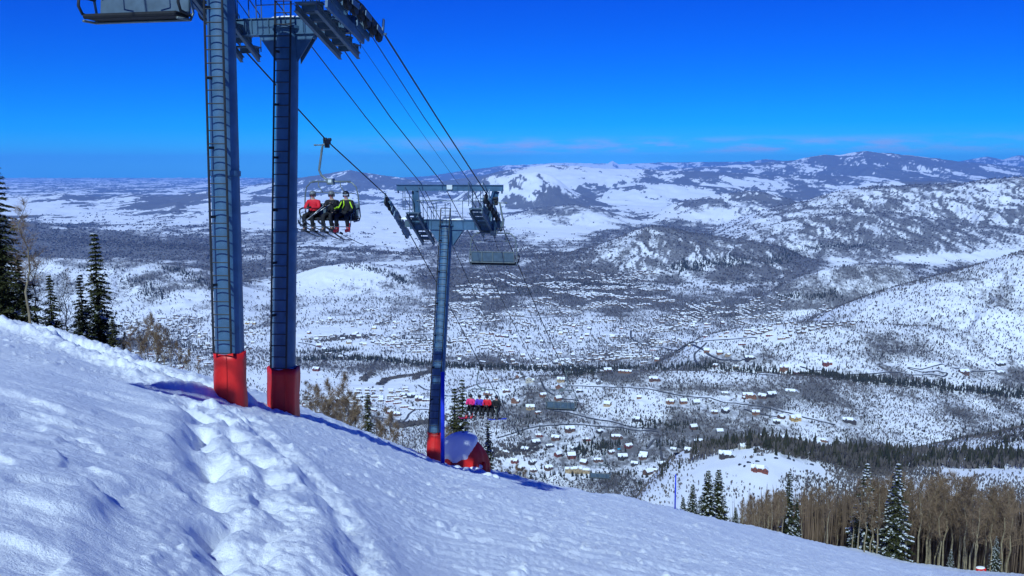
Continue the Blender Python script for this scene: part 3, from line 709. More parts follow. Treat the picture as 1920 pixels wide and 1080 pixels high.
for cx, cy, cr in CLEAR: CCELL.setdefault((int(cx // 60), int(cy // 60)), []).append((cx, cy, cr))
def clear(X, Y):
    ok = np.ones(len(X), bool); ix = np.floor(X / 60).astype(int); iy = np.floor(Y / 60).astype(int)
    key = ix * 100003 + iy; order = np.argsort(key); ks = key[order]
    for (a, b), lst in CCELL.items():
        for da in (-1, 0, 1):
            for db in (-1, 0, 1):
                k = (a + da) * 100003 + b + db; lo, hi = np.searchsorted(ks, k), np.searchsorted(ks, k, 'right')
                if hi > lo:
                    id_ = order[lo:hi]
                    for cx, cy, cr in lst: ok[id_] &= ~(np.hypot(X[id_] - cx, Y[id_] - cy) < cr)
    return ok
X, Y = scatter(900000, 640, 5200); Z = gz(X, Y); D_, v_ = vegat(X, Y, Z)
keep = (RNG.random(len(X)) < np.clip(np.maximum(v_, 0) ** 1.3, .03, .85) * np.where(Y < 1050, .55, 1)) & vis(X, Y, Z, 8) & clear(X, Y) & (-(Z + 12) / Y < np.interp(X / Y, _gu, _nv))
X, Y, Z = X[keep], Y[keep], Z[keep]; n = len(X)
H = RNG.uniform(2.5, 7.5, n) * np.clip(Y / 2600, .5, 1.7); W = H * RNG.uniform(.3, .62, n)
tag(slivers(X, Y, Z, H, W, 'bare_scrub', M['scrub']), kind='stuff')
print('scrub', n)
X, Y = scatter(90000, 5200, 14000); Z = gz(X, Y); D_, v_ = vegat(X, Y, Z)
keep = (RNG.random(len(X)) < np.clip(v_ * .8 - .12, .0, .6)) & vis(X, Y, Z, 10); X, Y, Z = X[keep], Y[keep], Z[keep]; n = len(X)
H = RNG.uniform(6, 13, n) * np.clip(Y / 7000, 1, 1.6)
tag(slivers(X, Y, Z, H, H * RNG.uniform(.8, 1.8, n), 'distant_scrub', M['scrub'], 2), kind='stuff')
# conifer belts along polylines given as picture points on the terrain: (points, half width in m, trees, height)
BELTS = [
 ([(555, 676), (640, 672), (720, 675), (800, 684), (880, 688), (960, 691), (1040, 694), (1110, 694), (1190, 690)], 42, 900, 17),
 ([(960, 700), (1060, 703), (1120, 700)], 30, 160, 14),
 ([(1215, 690), (1300, 692), (1400, 697), (1480, 702), (1560, 710), (1650, 719)], 30, 480, 16),
 ([(1500, 703), (1600, 712), (1700, 722), (1800, 730), (1930, 738)], 26, 480, 17),
 ([(1272, 504), (1300, 499), (1345, 494), (1395, 490)], 110, 420, 22), ([(1445, 497), (1470, 482), (1500, 470), (1560, 464), (1640, 462)], 90, 420, 20),
 ([(150, 500), (240, 520), (280, 545), (300, 560)], 80, 220, 16), ([(310, 502), (350, 515), (400, 540), (420, 548)], 60, 220, 17),
 ([(660, 499), (700, 506), (745, 520), (755, 530)], 60, 240, 17), ([(620, 560), (700, 566), (780, 560)], 90, 120, 12),
 ([(1462, 559), (1520, 556), (1570, 553), (1650, 550)], 40, 240, 16), ([(980, 540), (1060, 532), (1150, 530), (1230, 540)], 420, 1100, 13),
 ([(860, 560), (940, 545), (1000, 550), (1100, 556)], 350, 500, 12),
 ([(1700, 880), (1780, 862), (1850, 842), (1920, 822)], 14, 60, 9),
 ([(950, 897), (1040, 893), (1120, 893), (1200, 888), (1260, 890)], 20, 150, 11), ([(1070, 850), (1110, 848), (1150, 838), (1080, 835)], 40, 130, 14),
 ([(1230, 838), (1290, 833), (1330, 838), (1420, 845), (1500, 850)], 26, 140, 13), ([(1180, 800), (1240, 798), (1300, 802)], 30, 90, 12),
 ([(560, 662), (620, 660), (660, 655)], 50, 160, 13), ([(740, 636), (800, 640), (850, 652)], 50, 100, 12),
 ([(1380, 655), (1440, 650), (1500, 655)], 30, 60, 10), ([(230, 640), (330, 650), (400, 655)], 120, 240, 13), ([(250, 620), (320, 630), (400, 640)], 120, 160, 12),
 ([(900, 610), (980, 620), (1060, 622)], 120, 160, 11), ([(1100, 640), (1200, 642), (1300, 648)], 80, 120, 11),
 ([(1270, 600), (1340, 592), (1430, 580)], 160, 200, 12), ([(930, 748), (960, 760), (1000, 790), (950, 830)], 60, 90, 11),
]
BX, BY, BH = [], [], []
for pts, hw, nt_, hh in BELTS:
    P = [hit(*p) for p in pts]; P = [p for p in P if p]
    if len(P) < 2: continue
    seg = RNG.integers(0, len(P) - 1, nt_); t = RNG.random(nt_); A = np.array([p[:2] for p in P])
    px_ = A[seg] * (1 - t)[:, None] + A[seg + 1] * t[:, None] + RNG.normal(0, .5, (nt_, 2)) * hw
    BX.append(px_[:, 0]); BY.append(px_[:, 1]); BH.append(np.full(nt_, hh) * RNG.uniform(.55, 1.25, nt_))
# loose conifers everywhere the scrub is dense
X, Y = scatter(9000, 1100, 5200); Z = gz(X, Y); D_, v_ = vegat(X, Y, Z); keep = (RNG.random(len(X)) < np.clip(v_ - .05, 0, .55)) & vis(X, Y, Z, 8)
BX.append(X[keep]); BY.append(Y[keep]); BH.append(RNG.uniform(6, 13, int(keep.sum())))
# tall spruces standing just behind the near knoll
_n = 330; _x = RNG.uniform(1300, 1960, _n); _k = RGA[-2]; _u = np.array([uv(x, 870)[0] for x in _x])
_Y = 930 + np.abs(RNG.normal(0, 1, _n)) * 75 + 22 + np.clip(1420 - _x, 0, 200) * .3; BX.append(_u * _Y); BY.append(_Y); BH.append(RNG.uniform(6, 21, _n))
BX = np.concatenate(BX); BY = np.concatenate(BY); BH = np.concatenate(BH); BZ = gz(BX, BY)
k = vis(BX, BY, BZ, 16); BX, BY, BZ, BH = BX[k], BY[k], BZ[k], BH[k]
tag(cones(BX, BY, BZ - .3, BH, BH * RNG.uniform(.28, .46, len(BH)), 'conifer_wood', M['conifer']), kind='stuff'); print('conifers', len(BX))
_n = 2600; _x = RNG.uniform(1290, 1960, _n); _u = (_x - 960) / F / .955; _Y = 930 + np.abs(RNG.normal(0, 1, _n)) * 90 + 15; _X = _u * _Y
tag(slivers(_X, _Y, gz(_X, _Y), RNG.uniform(5, 12, _n), RNG.uniform(1.2, 2.6, _n), 'bare_wood_behind_knoll', M['scrub'], 2), kind='stuff')
# hedges / copses in the white fields
HX, HY, HH = [], [], []
for pts, hw, nt_ in [([(712, 722), (725, 712), (760, 706), (800, 700), (826, 690)], 9, 800), ([(776, 712), (790, 702), (815, 696)], 9, 260), ([(680, 715), (690, 705), (695, 702)], 14, 160),
                    ([(560, 465), (640, 468), (720, 474), (800, 478)], 120, 900), ([(80, 445), (200, 455), (330, 462), (420, 470), (560, 480)], 260, 1500), ([(820, 450), (900, 462), (980, 474), (1080, 476)], 300, 1600),
                    ([(100, 420), (250, 422), (400, 426)], 120, 500), ([(740, 800), (780, 795), (830, 785)], 20, 500), ([(600, 640), (640, 634), (690, 632)], 60, 300), ([(1000, 840), (960, 850), (920, 850)], 40, 200)]:
    P = [hit(*p) for p in pts]; P = [p for p in P if p]
    seg = RNG.integers(0, len(P) - 1, nt_); t = RNG.random(nt_); A = np.array([p[:2] for p in P])
    q = A[seg] * (1 - t)[:, None] + A[seg + 1] * t[:, None] + RNG.normal(0, .5, (nt_, 2)) * hw
    HX.append(q[:, 0]); HY.append(q[:, 1]); HH.append(RNG.uniform(4, 8, nt_) * (1.6 if hw > 100 else 1))
HX = np.concatenate(HX); HY = np.concatenate(HY); HH = np.concatenate(HH)
tag(slivers(HX, HY, gz(HX, HY), HH, HH * 1.1, 'leafless_copse', M['scrub'], 3), kind='stuff')
# ------------------------------------------------------------------ spruces
def tri_mesh(name, T, m):
    T = np.asarray(T, np.float32).reshape(-1, 3); return link(name, np_mesh(name, T, np.arange(len(T)).reshape(-1, 3)), None, m)
def spruce_parts(H, W, seed, snow=.25, thin=0., skip=0.):
    rg = np.random.default_rng(seed); tr = MB(); N_, S_ = [], []
    tr.tube([(0, 0, -.6), (0, 0, H * .3), (.02 * H * rg.normal() * .3, 0, H * .6), (0, 0, H * .97)], [.018 * H, .013 * H, .008 * H, .002 * H], 7)
    z = H * (.06 + skip); ph = 0.
    while z < H * .985:
        f = 1 - z / H; rad = W * (f ** .78) * (.72 + .28 * rg.random()) + .06
        nb = int(5 + 4 * f + rg.integers(0, 3)); ph += rg.random() * 2
        for j in range(nb):
            if rg.random() < thin: continue
            a = ph + 6.2832 * j / nb + rg.normal() * .22; L = rad * rg.uniform(.6, 1.15)
            dz0 = .10 if f < .3 else -.05; droop = rg.uniform(.22, .45) * (1 if f > .25 else .3)
            ca, sa = math.cos(a), math.sin(a); m = max(4, int(L / .11)); t = (np.arange(m) + rg.random(m)) / m
            px = L * t; pz = z + dz0 * L - droop * L * t ** 1.3 + .22 * L * np.clip(t - .7, 0, 1)
            tr.tube([(0, 0, z), (ca * L * .5, sa * L * .5, z - droop * L * .4), (ca * L * .92, sa * L * .92, z - droop * L * .8)], [.012 * L + .006, .008, .004], 3, False)
            k = 6
            for q in range(k):
                w = (.30 * L * (1 - t) ** .6 + .08) * rg.uniform(-1, 1, m); cx = ca * px - sa * w; cy = sa * px + ca * w; cz = pz - np.abs(w) * .35 + rg.normal(0, .02, m)
                s = rg.uniform(.07, .17, m) * (.8 + .035 * H * .6)
                b = a + rg.normal(0, .7, m) + np.sign(w) * .6
                dx, dy = np.cos(b) * s, np.sin(b) * s
                P0 = np.stack([cx - dx * .4 - dy * .45, cy - dy * .4 + dx * .45, cz + rg.normal(0, .03, m)], -1); P1 = np.stack([cx - dx * .4 + dy * .45, cy - dy * .4 - dx * .45, cz + rg.normal(0, .03, m)], -1); P2 = np.stack([cx + dx * 1.5, cy + dy * 1.5, cz - s * rg.uniform(.1, .9, m)], -1)
                N_.append(np.stack([P0, P1, P2], 1).reshape(-1, 3))
            if rg.random() < snow:
                n2 = max(2, m // 2); ii = rg.integers(0, m, n2 * 3); w = (.2 * L * (1 - t[ii]) + .05) * rg.uniform(-1, 1, len(ii))
                cx = ca * px[ii] - sa * w; cy = sa * px[ii] + ca * w; cz = pz[ii] + .035; s = rg.uniform(.06, .15, len(ii)) * (.7 + .04 * H)
                for b0 in (0, 2.2):
                    b = rg.random(len(ii)) * 6.28; A = []
                    for w3 in (0, 2.09, 4.19): A.append(np.stack([cx + s * np.cos(b + w3), cy + s * np.sin(b + w3), cz + rg.normal(.02, .03, len(ii))], -1))
                    S_.append(np.stack(A, 1).reshape(-1, 3))
        z += H * .020 + .10 * rg.uniform(.8, 1.3)
    return tr.mesh('trunk', M['bark']), np_mesh('crown', np.concatenate(N_), np.arange(sum(len(a) for a in N_)).reshape(-1, 3)), (np_mesh('snow', np.concatenate(S_), np.arange(sum(len(a) for a in S_)).reshape(-1, 3)) if S_ else None)
def spruce(H, W, seed, label, group=None, **k):
    t, c, s = spruce_parts(H, W, seed, **k); e = empty('spruce_tree', label=label, cat='tree', group=group)
    link('trunk', t, e); link('crown', c, e, M['needles'])
    if s: link('snow', s, e, M['snow'])
    return e
def put(e, x, ytop, Y, H, rz=0, dz=0):
    """stand the tree on the ground at depth Y under picture column x, its top at picture row ytop; returns scale"""
    u, v = uv(x, (ytop + 700) / 2); X = u * Y; g = float(gz(X, Y)[0]) if Y > 60 else nzat(X, Y)
    top = AT(x, ytop, Y); h = top.z - g; e.location = (X, Y, g + dz); s = h / H; e.scale = (s, s, s); e.rotation_euler.z = rz; return s
def putc(e, *a, **k): return put(e, *a, **k)
sp = spruce(11, 3.0, 1, 'tall dark spruce cut off by the left edge of the picture', snow=.12); put(sp, 2, 300, 40, 11)
sp = spruce(9, 1.75, 2, 'slim pointed spruce, tallest of the cluster left of the first tower', snow=.12); put(sp, 184, 432, 44, 9)
sp2 = spruce(7, 1.5, 3, 'smaller spruce leaning close left of the slim pointed spruce', snow=.12, thin=.2); put(sp2, 154, 512, 42, 7)
sp3 = spruce(6, 1.5, 4, 'sparse brownish spruce between the edge spruce and the pointed one', snow=.12, thin=.45); put(sp3, 98, 512, 41, 6)
sp4 = copy_tree(sp2); sp4['label'] = 'dark spruce half behind the edge spruce at the far left'; put(sp4, 42, 478, 43, 7, 2.)
sp5 = copy_tree(sp3); sp5['label'] = 'low bushy spruce at the right foot of the pointed spruce'; put(sp5, 212, 590, 42, 6, 1.)
sp6 = spruce(8, 1.35, 5, 'lone narrow spruce behind the slope edge between second and third towers', snow=.3, thin=.2); put(sp6, 689, 733, 46, 8)
sp7 = spruce(13, 2.0, 6, 'tall narrow spruce just left of the four riders below the slope edge', snow=.35, thin=.1); put(sp7, 866, 705, 62, 13)
sp8 = copy_tree(sp7); sp8['label'] = 'shorter brownish spruce top touching the tall narrow one beside the third tower'; put(sp8, 852, 722, 65, 13, 2.)
sp9 = copy_tree(sp7); sp9['label'] = 'narrow spruce under the skis of the four riders behind the red cover'; put(sp9, 915, 785, 60, 13, 4.)
spA = spruce(8, 2.2, 7, 'snowy dense spruce, leftmost of the row beside the thin blue pole', snow=.75); put(spA, 1302, 905, 92, 8)
for x, y, Yd, lb in [(1331, 878, 96, 'snowy tall spruce, left of the twin spruces beyond the thin blue pole'), (1351, 876, 98, 'snowy tall spruce, right of the twin spruces beyond the thin blue pole'), (1284, 930, 90, 'small snowy spruce nearest the thin blue pole'), (1384, 950, 96, 'little snowy spruce right of the twin spruces at the slope edge')]:
    q = copy_tree(spA); q['label'] = lb; put(q, x, y, Yd, 8, random.uniform(0, 6))
spB = spruce(12, 2.9, 8, 'big snow-laden spruce at the slope edge among the bare aspens', snow=.7, thin=.05); put(spB, 1690, 868, 106, 12)
for x, y, Yd, lb in [(1485, 880, 103, 'brownish spruce rising left of centre in the aspen wood'), (1631, 868, 108, 'snow-tipped spruce left of the big snow-laden spruce'), (1668, 985, 107, 'short snowy spruce at the left foot of the big snow-laden spruce'),
                    (1795, 1030, 111, 'short snowy spruce at the slope edge right of the big one'), (1880, 1005, 114, 'small spruce among the aspens by the right edge'), (1500, 930, 105, 'lower dark spruce beside the brownish spruce in the aspens'), (1612, 960, 108, 'low snowy spruce between aspens left of the snow-tipped spruce')]:
    q = copy_tree(spB if x != 1485 and x != 1500 else sp7); q['label'] = lb; put(q, x, y, Yd, 12 if x != 1485 and x != 1500 else 13, random.uniform(0, 6))
# the spruce left of the picture whose shadow falls across the slope
# ------------------------------------------------------------------ bare aspens
def aspen_parts(H, seed, spread=.24, twigs=1., trunk_r=.011):
    rg = np.random.default_rng(seed); tr = MB(); br = MB(); TW = []
    n = 7; P = [Vector((rg.normal() * .012 * H * i * .5, rg.normal() * .012 * H * i * .5, H * .96 * i / (n - 1) - (.5 if i == 0 else 0))) for i in range(n)]
    tr.tube(P, [trunk_r * H * (1 - .88 * i / (n - 1)) for i in range(n)], 6)
    def at(t): f = t * (n - 1); i = min(int(f), n - 2); return P[i].lerp(P[i + 1], f - i)
    def branch(p, d, L, r, lv):
        q = p; pts = [p]; k = 4
        for i in range(k):
            d = (d + Vector(rg.normal(0, .14, 3)) + Vector((0, 0, .13))).normalized(); q = q + d * (L / k); pts.append(q)
        br.tube(pts, [r * (1 - .8 * i / k) + .003 for i in range(k + 1)], 4 if lv == 0 else 3, False)
        for i in range(1, k + 1):
            if lv < 1:
                for _ in range(2):
                    dd = (d + Vector(rg.normal(0, .75, 3))).normalized(); branch(pts[i], dd, L * rg.uniform(.35, .6), r * .5, lv + 1)
            for _ in range(int(2 * twigs)):
                dd = (d * .6 + Vector(rg.normal(0, .6, 3)) + Vector((0, 0, .25))).normalized(); l = rg.uniform(.25, .7) * (.6 + H * .04); e = pts[i] + dd * l; s = dd.orthogonal().normalized() * (.0006 * H + .004)
                TW.extend([pts[i] - s, pts[i] + s, e])
                m_ = pts[i] + dd * l * .5; d3 = (dd + Vector(rg.normal(0, .5, 3))).normalized(); TW.extend([m_ - s * .7, m_ + s * .7, m_ + d3 * l * .5])
    for t in np.linspace(rg.uniform(.28, .42), .97, int(13 + H * .5)):
        a = rg.random() * 6.28; up = rg.uniform(.5, 1.1); d = Vector((math.cos(a), math.sin(a), up)).normalized()
        branch(at(t), d, H * spread * (1.15 - t) * rg.uniform(.6, 1.2), .0038 * H * (1.1 - t) + .004, 0)
    tw = np.array([tuple(v) for v in TW], np.float32); k = len(br.v)
    bm_ = br.mesh('branches', M['twig'])
    return tr.mesh('trunk', M['aspenbark']), bm_, np_mesh('twigs', tw, np.arange(len(tw)).reshape(-1, 3))
ASP = [aspen_parts(12, 40 + i, spread=.20 + .02 * i, twigs=1.0) for i in range(5)]
ASPN = [aspen_parts(7, 60 + i, spread=.30, twigs=1.5, trunk_r=.009) for i in range(2)]
def aspen(v, label, group, name='aspen_tree'):
    e = empty(name, label=label, cat='tree', group=group); t, b, w = v
    link('trunk', t, e); link('branches', b, e); link('twigs', w, e, M['twig']); return e
for i in range(150):
    x = random.uniform(1395, 1915) if i > 12 else random.uniform(1385, 1500)
    Yd = float(np.interp(uv(x, 1000)[0], _gu, _Yc)) + random.uniform(-4, 55) * (1 if i % 3 else .3)
    top = random.gauss(1, .3); yt = float(np.interp(x, [1380, 1450, 1550, 1700, 1800, 1920], [930, 915, 905, 885, 880, 905])) + abs(top - .9) * 90
    e = aspen(ASP[i % 5], 'bare pale-trunked aspen in the wood beyond the slope edge at lower right', 'aspens in the wood at lower right'); put(e, x, yt, Yd, 12, random.uniform(0, 6))
for x, yt, Yd, lb, h in [(52, 372, 39, 'tall bare aspen in front of the spruces at the far left', 9), (70, 470, 41, 'short bare aspen leaning behind the tall one at the far left', 9), (127, 500, 43, 'thin bare aspen between the two left spruces', 9)]:
    e = aspen(ASP[1 if x == 52 else 3], lb, None); put(e, x, yt, Yd, 12, x)
for x, yt, Yd in [(246, 610, 42), (262, 600, 44), (278, 595, 43), (292, 588, 41), (305, 610, 43), (318, 620, 40), (336, 640, 41), (352, 655, 39), (372, 668, 38), (232, 622, 45), (298, 625, 44), (270, 630, 40)]:
    e = aspen(ASPN[int(x) % 2], 'twiggy bare bush beyond the slope edge left of the first tower', 'bare bushes left of the first tower', 'bare_bush'); e['category'] = 'bush'; put(e, x, yt, Yd, 7, x)
for x, yt, Yd in [(575, 715, 40), (592, 722, 44), (608, 748, 42), (618, 712, 46), (632, 745, 44), (652, 730, 48), (668, 740, 46), (640, 700, 50), (712, 790, 50), (725, 765, 52), (738, 775, 52), (585, 740, 41), (600, 722, 47), (660, 758, 46), (708, 770, 48), (625, 752, 42)]:
    e = aspen(ASPN[int(x) % 2], 'twiggy tan bare tree behind the slope edge between the second and third towers', 'bare trees between the second and third towers', 'bare_tree'); put(e, x, yt, Yd, 7, x)
for x, yt, Yd in [(940, 865, 60), (955, 875, 62), (968, 870, 66), (985, 880, 68), (930, 880, 58), (836, 800, 58), (845, 815, 56), (948, 885, 64)]:
    e = aspen(ASPN[int(x) % 2], 'small tan bare tree behind the red cover at the slope edge', 'bare trees behind the red cover', 'bare_tree'); put(e, x, yt, Yd, 7, x)
# brown mass of the wood behind the trees one can tell apart
n = 9000; x_ = RNG.uniform(1370, 1990, n); u_ = (x_ - 960) / F / .96; Yc_ = np.interp(u_, _gu, _Yc); t_ = RNG.random(n); Y_ = Yc_ + 12 + 330 * t_ ** 1.4; X_ = u_ * Y_; Z_ = gz(X_, Y_)
kp = (fbm(X_ / 28, Y_ / 40, 3, 400) * 1.5 + np.clip((x_ - 1370) / 160, 0, 1) * .8 - .66 > -.25 * RNG.random(n)); X_, Y_, Z_ = X_[kp], Y_[kp], Z_[kp]; n = len(X_)

vtop = np.interp(np.clip(960 + X_ / Y_ * F * .96, 1300, 2000), [1300, 1400, 1550, 1750, 1920], [925, 915, 905, 890, 905]) + RNG.uniform(0, 70, n)
zt = -np.array([uv(1600, y)[1] for y in np.linspace(860, 1000, 71)]); zt = np.interp(vtop, np.linspace(860, 1000, 71), zt) * Y_
H_ = np.clip(np.minimum(zt - Z_, RNG.uniform(10, 17, n)), 3, 17)
tag(slivers(X_, Y_, Z_, H_, np.full(n, .19), 'bare_aspen_wood', M['brownwood'], 3, .05), kind='stuff')
# ------------------------------------------------------------------ the chairlift: line frame (x across, y downhill along the line)
RZ = -math.atan(S_LINE); CL, CR, CM = 13.3, 8.6, 10.95
NL = math.sqrt(1 + S_LINE ** 2)
def line_pt(c, s, z=0.):        # s = depth Y
    return Vector((-c + S_LINE * s, s, z))
def rope_path(c, px): return [PL(x, y, c) for x, y in px]
LEFT_PX = [(613, 264), (724, 366), (747, 399), (769, 440), (817, 527), (857, 600), (903, 688), (950, 778), (1000, 868)]
RIGHT_PX = [(640, -25), (680, 10), (713, 52), (819, 220), (905, 352), (930, 392), (946, 434), (972, 497), (1015, 600), (1058, 695), (1094, 772), (1133, 856), (1168, 935)]
LP = rope_path(CL, LEFT_PX); RP = rope_path(CR, RIGHT_PX)
t2l = Vector((-CL + .2 * 25.3, 25.3, 4.25))
up = [line_pt(CL, 2, 14.2), line_pt(CL, 4.6, 13.2), line_pt(CL, 14, 9.8), line_pt(CL, 21.2, 6.75), line_pt(CL, 22.4, 6.15), line_pt(CL, 24.3, 4.85), t2l]
LP = up + LP
LP += [LP[-1] + (LP[-1] - LP[-2]) * 1.6]
RP = [line_pt(CR, -3, 16.8), line_pt(CR, -.4, 15.6), line_pt(CR, 13, 9.2), line_pt(CR, 20, 6.6)] + RP + [RP[-1] + (RP[-1] - RP[-2]) * 1.2]
def rope_obj(P, r, name, label, cat, group=None):
    o = MB().tube(P, r, 6).build(name, M['rope'], None, True); return tag(o, label, cat, group)
rope_obj(LP, .024, 'haul_rope', 'thick dark steel haul rope on the left, carrying the chair with three skiers', 'cable')
rope_obj(RP, .024, 'haul_rope', 'thick dark steel haul rope on the right, carrying the empty chair at the third tower', 'cable')
def cable(c, px, r, label, z0=None):
    P = [PL(x, y, c) for x, y in px]; d = (P[0] - P[1]) * .45; P = [P[0] + d] + P; P.append(P[-1] + (P[-1] - P[-2]) * .8)
    return rope_obj(P, r, 'signal_cable', label, 'cable', 'signal cables strung between the lift towers')
cable(12.13, [(515, 0), (568, 66), (686, 220), (791, 346), (822, 405), (847, 457), (912, 600)], .017, 'leftmost thin signal cable from second tower to the left end of the third tower head')
cable(11.2, [(575, -10), (620, 58), (732, 220), (831, 345), (875, 428), (899, 476), (960, 600), (1010, 705)], .019, 'dark signal cable meeting the pale box in the middle of the third tower head')
cable(10.5, [(640, 0), (667, 70), (770, 220), (859, 344)], .008, 'faintest thin cable ending on the third tower head right of the pale box')
cable(9.9, [(655, 0), (690, 57), (795, 220), (885, 347), (900, 385), (922, 433), (936, 473), (1000, 600), (1060, 720)], .015, 'signal cable just left of the right haul rope')
# ------------------------------------------------------------------ towers
def to_local(p, base): # world -> tower frame
    return Matrix.Rotation(-RZ, 3, 'Z') @ (Vector(p) - Vector(base))
def sheaves(tower, base, path, n, span, mid, side, below=False):
    """sheave train following the rope path; path world points, mid = depth of centre"""
    Pw = [to_local(p, base) for p in path]
    L_ = [0.]
    for a, b in zip(Pw, Pw[1:]): L_.append(L_[-1] + (b - a).length)
    def at(s):
        for i in range(len(L_) - 1):
            if s <= L_[i + 1] or i == len(L_) - 2: return Pw[i].lerp(Pw[i + 1], (s - L_[i]) / (L_[i + 1] - L_[i]))
    ys = [p.y for p in Pw]; sm = np.interp(mid, ys, L_)
    R_ = .19; body = MB(); wheel = MB()
    wheel.tube([(-.055, 0, 0), (.055, 0, 0)], R_, 16); wheel.tube([(-.075, 0, 0), (.075, 0, 0)], .06, 8); wheel.tube([(-.02, 0, 0), (.02, 0, 0)], R_ + .025, 16)
    wm = wheel.mesh('sheave', M['dark']); C_ = []
    for i in range(n):
        s = sm + (i - (n - 1) / 2) * span; a, b = at(s - .1), at(s + .1); d = (b - a).normalized(); nrm = Vector((0, d.z, -d.y)) * (1 if d.y > 0 else -1)
        if nrm.z > 0: nrm = -nrm
        C_.append((at(s) + nrm * (R_ + .03), d, nrm))
    o_ = .14 * side
    for i in range(0, n - 1, 2):
        a, b = C_[i], C_[i + 1]; q = Vector((o_, 0, 0)); body.beam(a[0] + q, b[0] + q, .03, .17); body.beam(a[0] - q * .9, b[0] - q * .9, .025, .13)
        m_ = (a[0] + b[0]) / 2 + a[2] * .16; body.beam((a[0] + b[0]) / 2 + q, m_ + q, .04, .12, (0, 1, 0))
    for i in range(0, n - 3, 4):
        a, b = (C_[i][0] + C_[i + 1][0]) / 2, (C_[i + 2][0] + C_[i + 3][0]) / 2; q = Vector((o_ * 1.3, 0, 0)); k = C_[i + 1][2] * .2; body.beam(a + q + k, b + q + k, .05, .2)
    a, b = C_[0], C_[-1]; q = Vector((o_ * 1.7, 0, 0)); body.beam(C_[1][0] + q + a[2] * .34, C_[-2][0] + q + b[2] * .34, .07, .24)
    # cable catchers and end hooks
    for c_ in (C_[0], C_[-1]):
        body.beam(c_[0] + Vector((-o_ * .8, 0, 0)), c_[0] + Vector((-o_ * .8, 0, 0)) - c_[2] * .42, .04, .09, (0, 1, 0)); body.beam(c_[0] + Vector((o_ * 1.6, 0, 0)), c_[0] + Vector((-o_ * 1.6, 0, 0)), .05, .05)
    asm = body.build('sheave_assembly', M['steel'], tower)
    for c_ in C_:
        w_ = link('sheave', wm, asm); w_.location = c_[0]
    return asm, C_
def catwalk(mb, c0, d, side, L, zoff):
    """stepped maintenance walk: diagonal beams with treads, posts and rails, in tower frame"""
    for sx in (-.26, .26): mb.ibeam(c0 - d * (L / 2) + Vector((sx, 0, zoff)), c0 + d * (L / 2) + Vector((sx, 0, zoff)), .09, .17, .015)
    n = 6
    for i in range(n):
        p = c0 + d * (L * ((i + .5) / n - .5)) + Vector((0, 0, zoff + .20)); mb.box(p, (.62, .36, .04)); mb.box(p + Vector((0, .17, -.08)), (.56, .03, .13))
def rails(mb, c0, d, side, L, zoff):
    for sx in (-.31, .31):
        pts = [];
        for i in range(5):
            p = c0 + d * (L * (i / 4 - .5)) + Vector((sx, 0, zoff + .2)); mb.tube([p, p + Vector((0, 0, 1.0))], .017, 5); pts.append(p + Vector((0, 0, 1.0)))
        mb.tube(pts, .017, 5); mb.tube([p - Vector((0, 0, .5)) for p in pts], .014, 5)
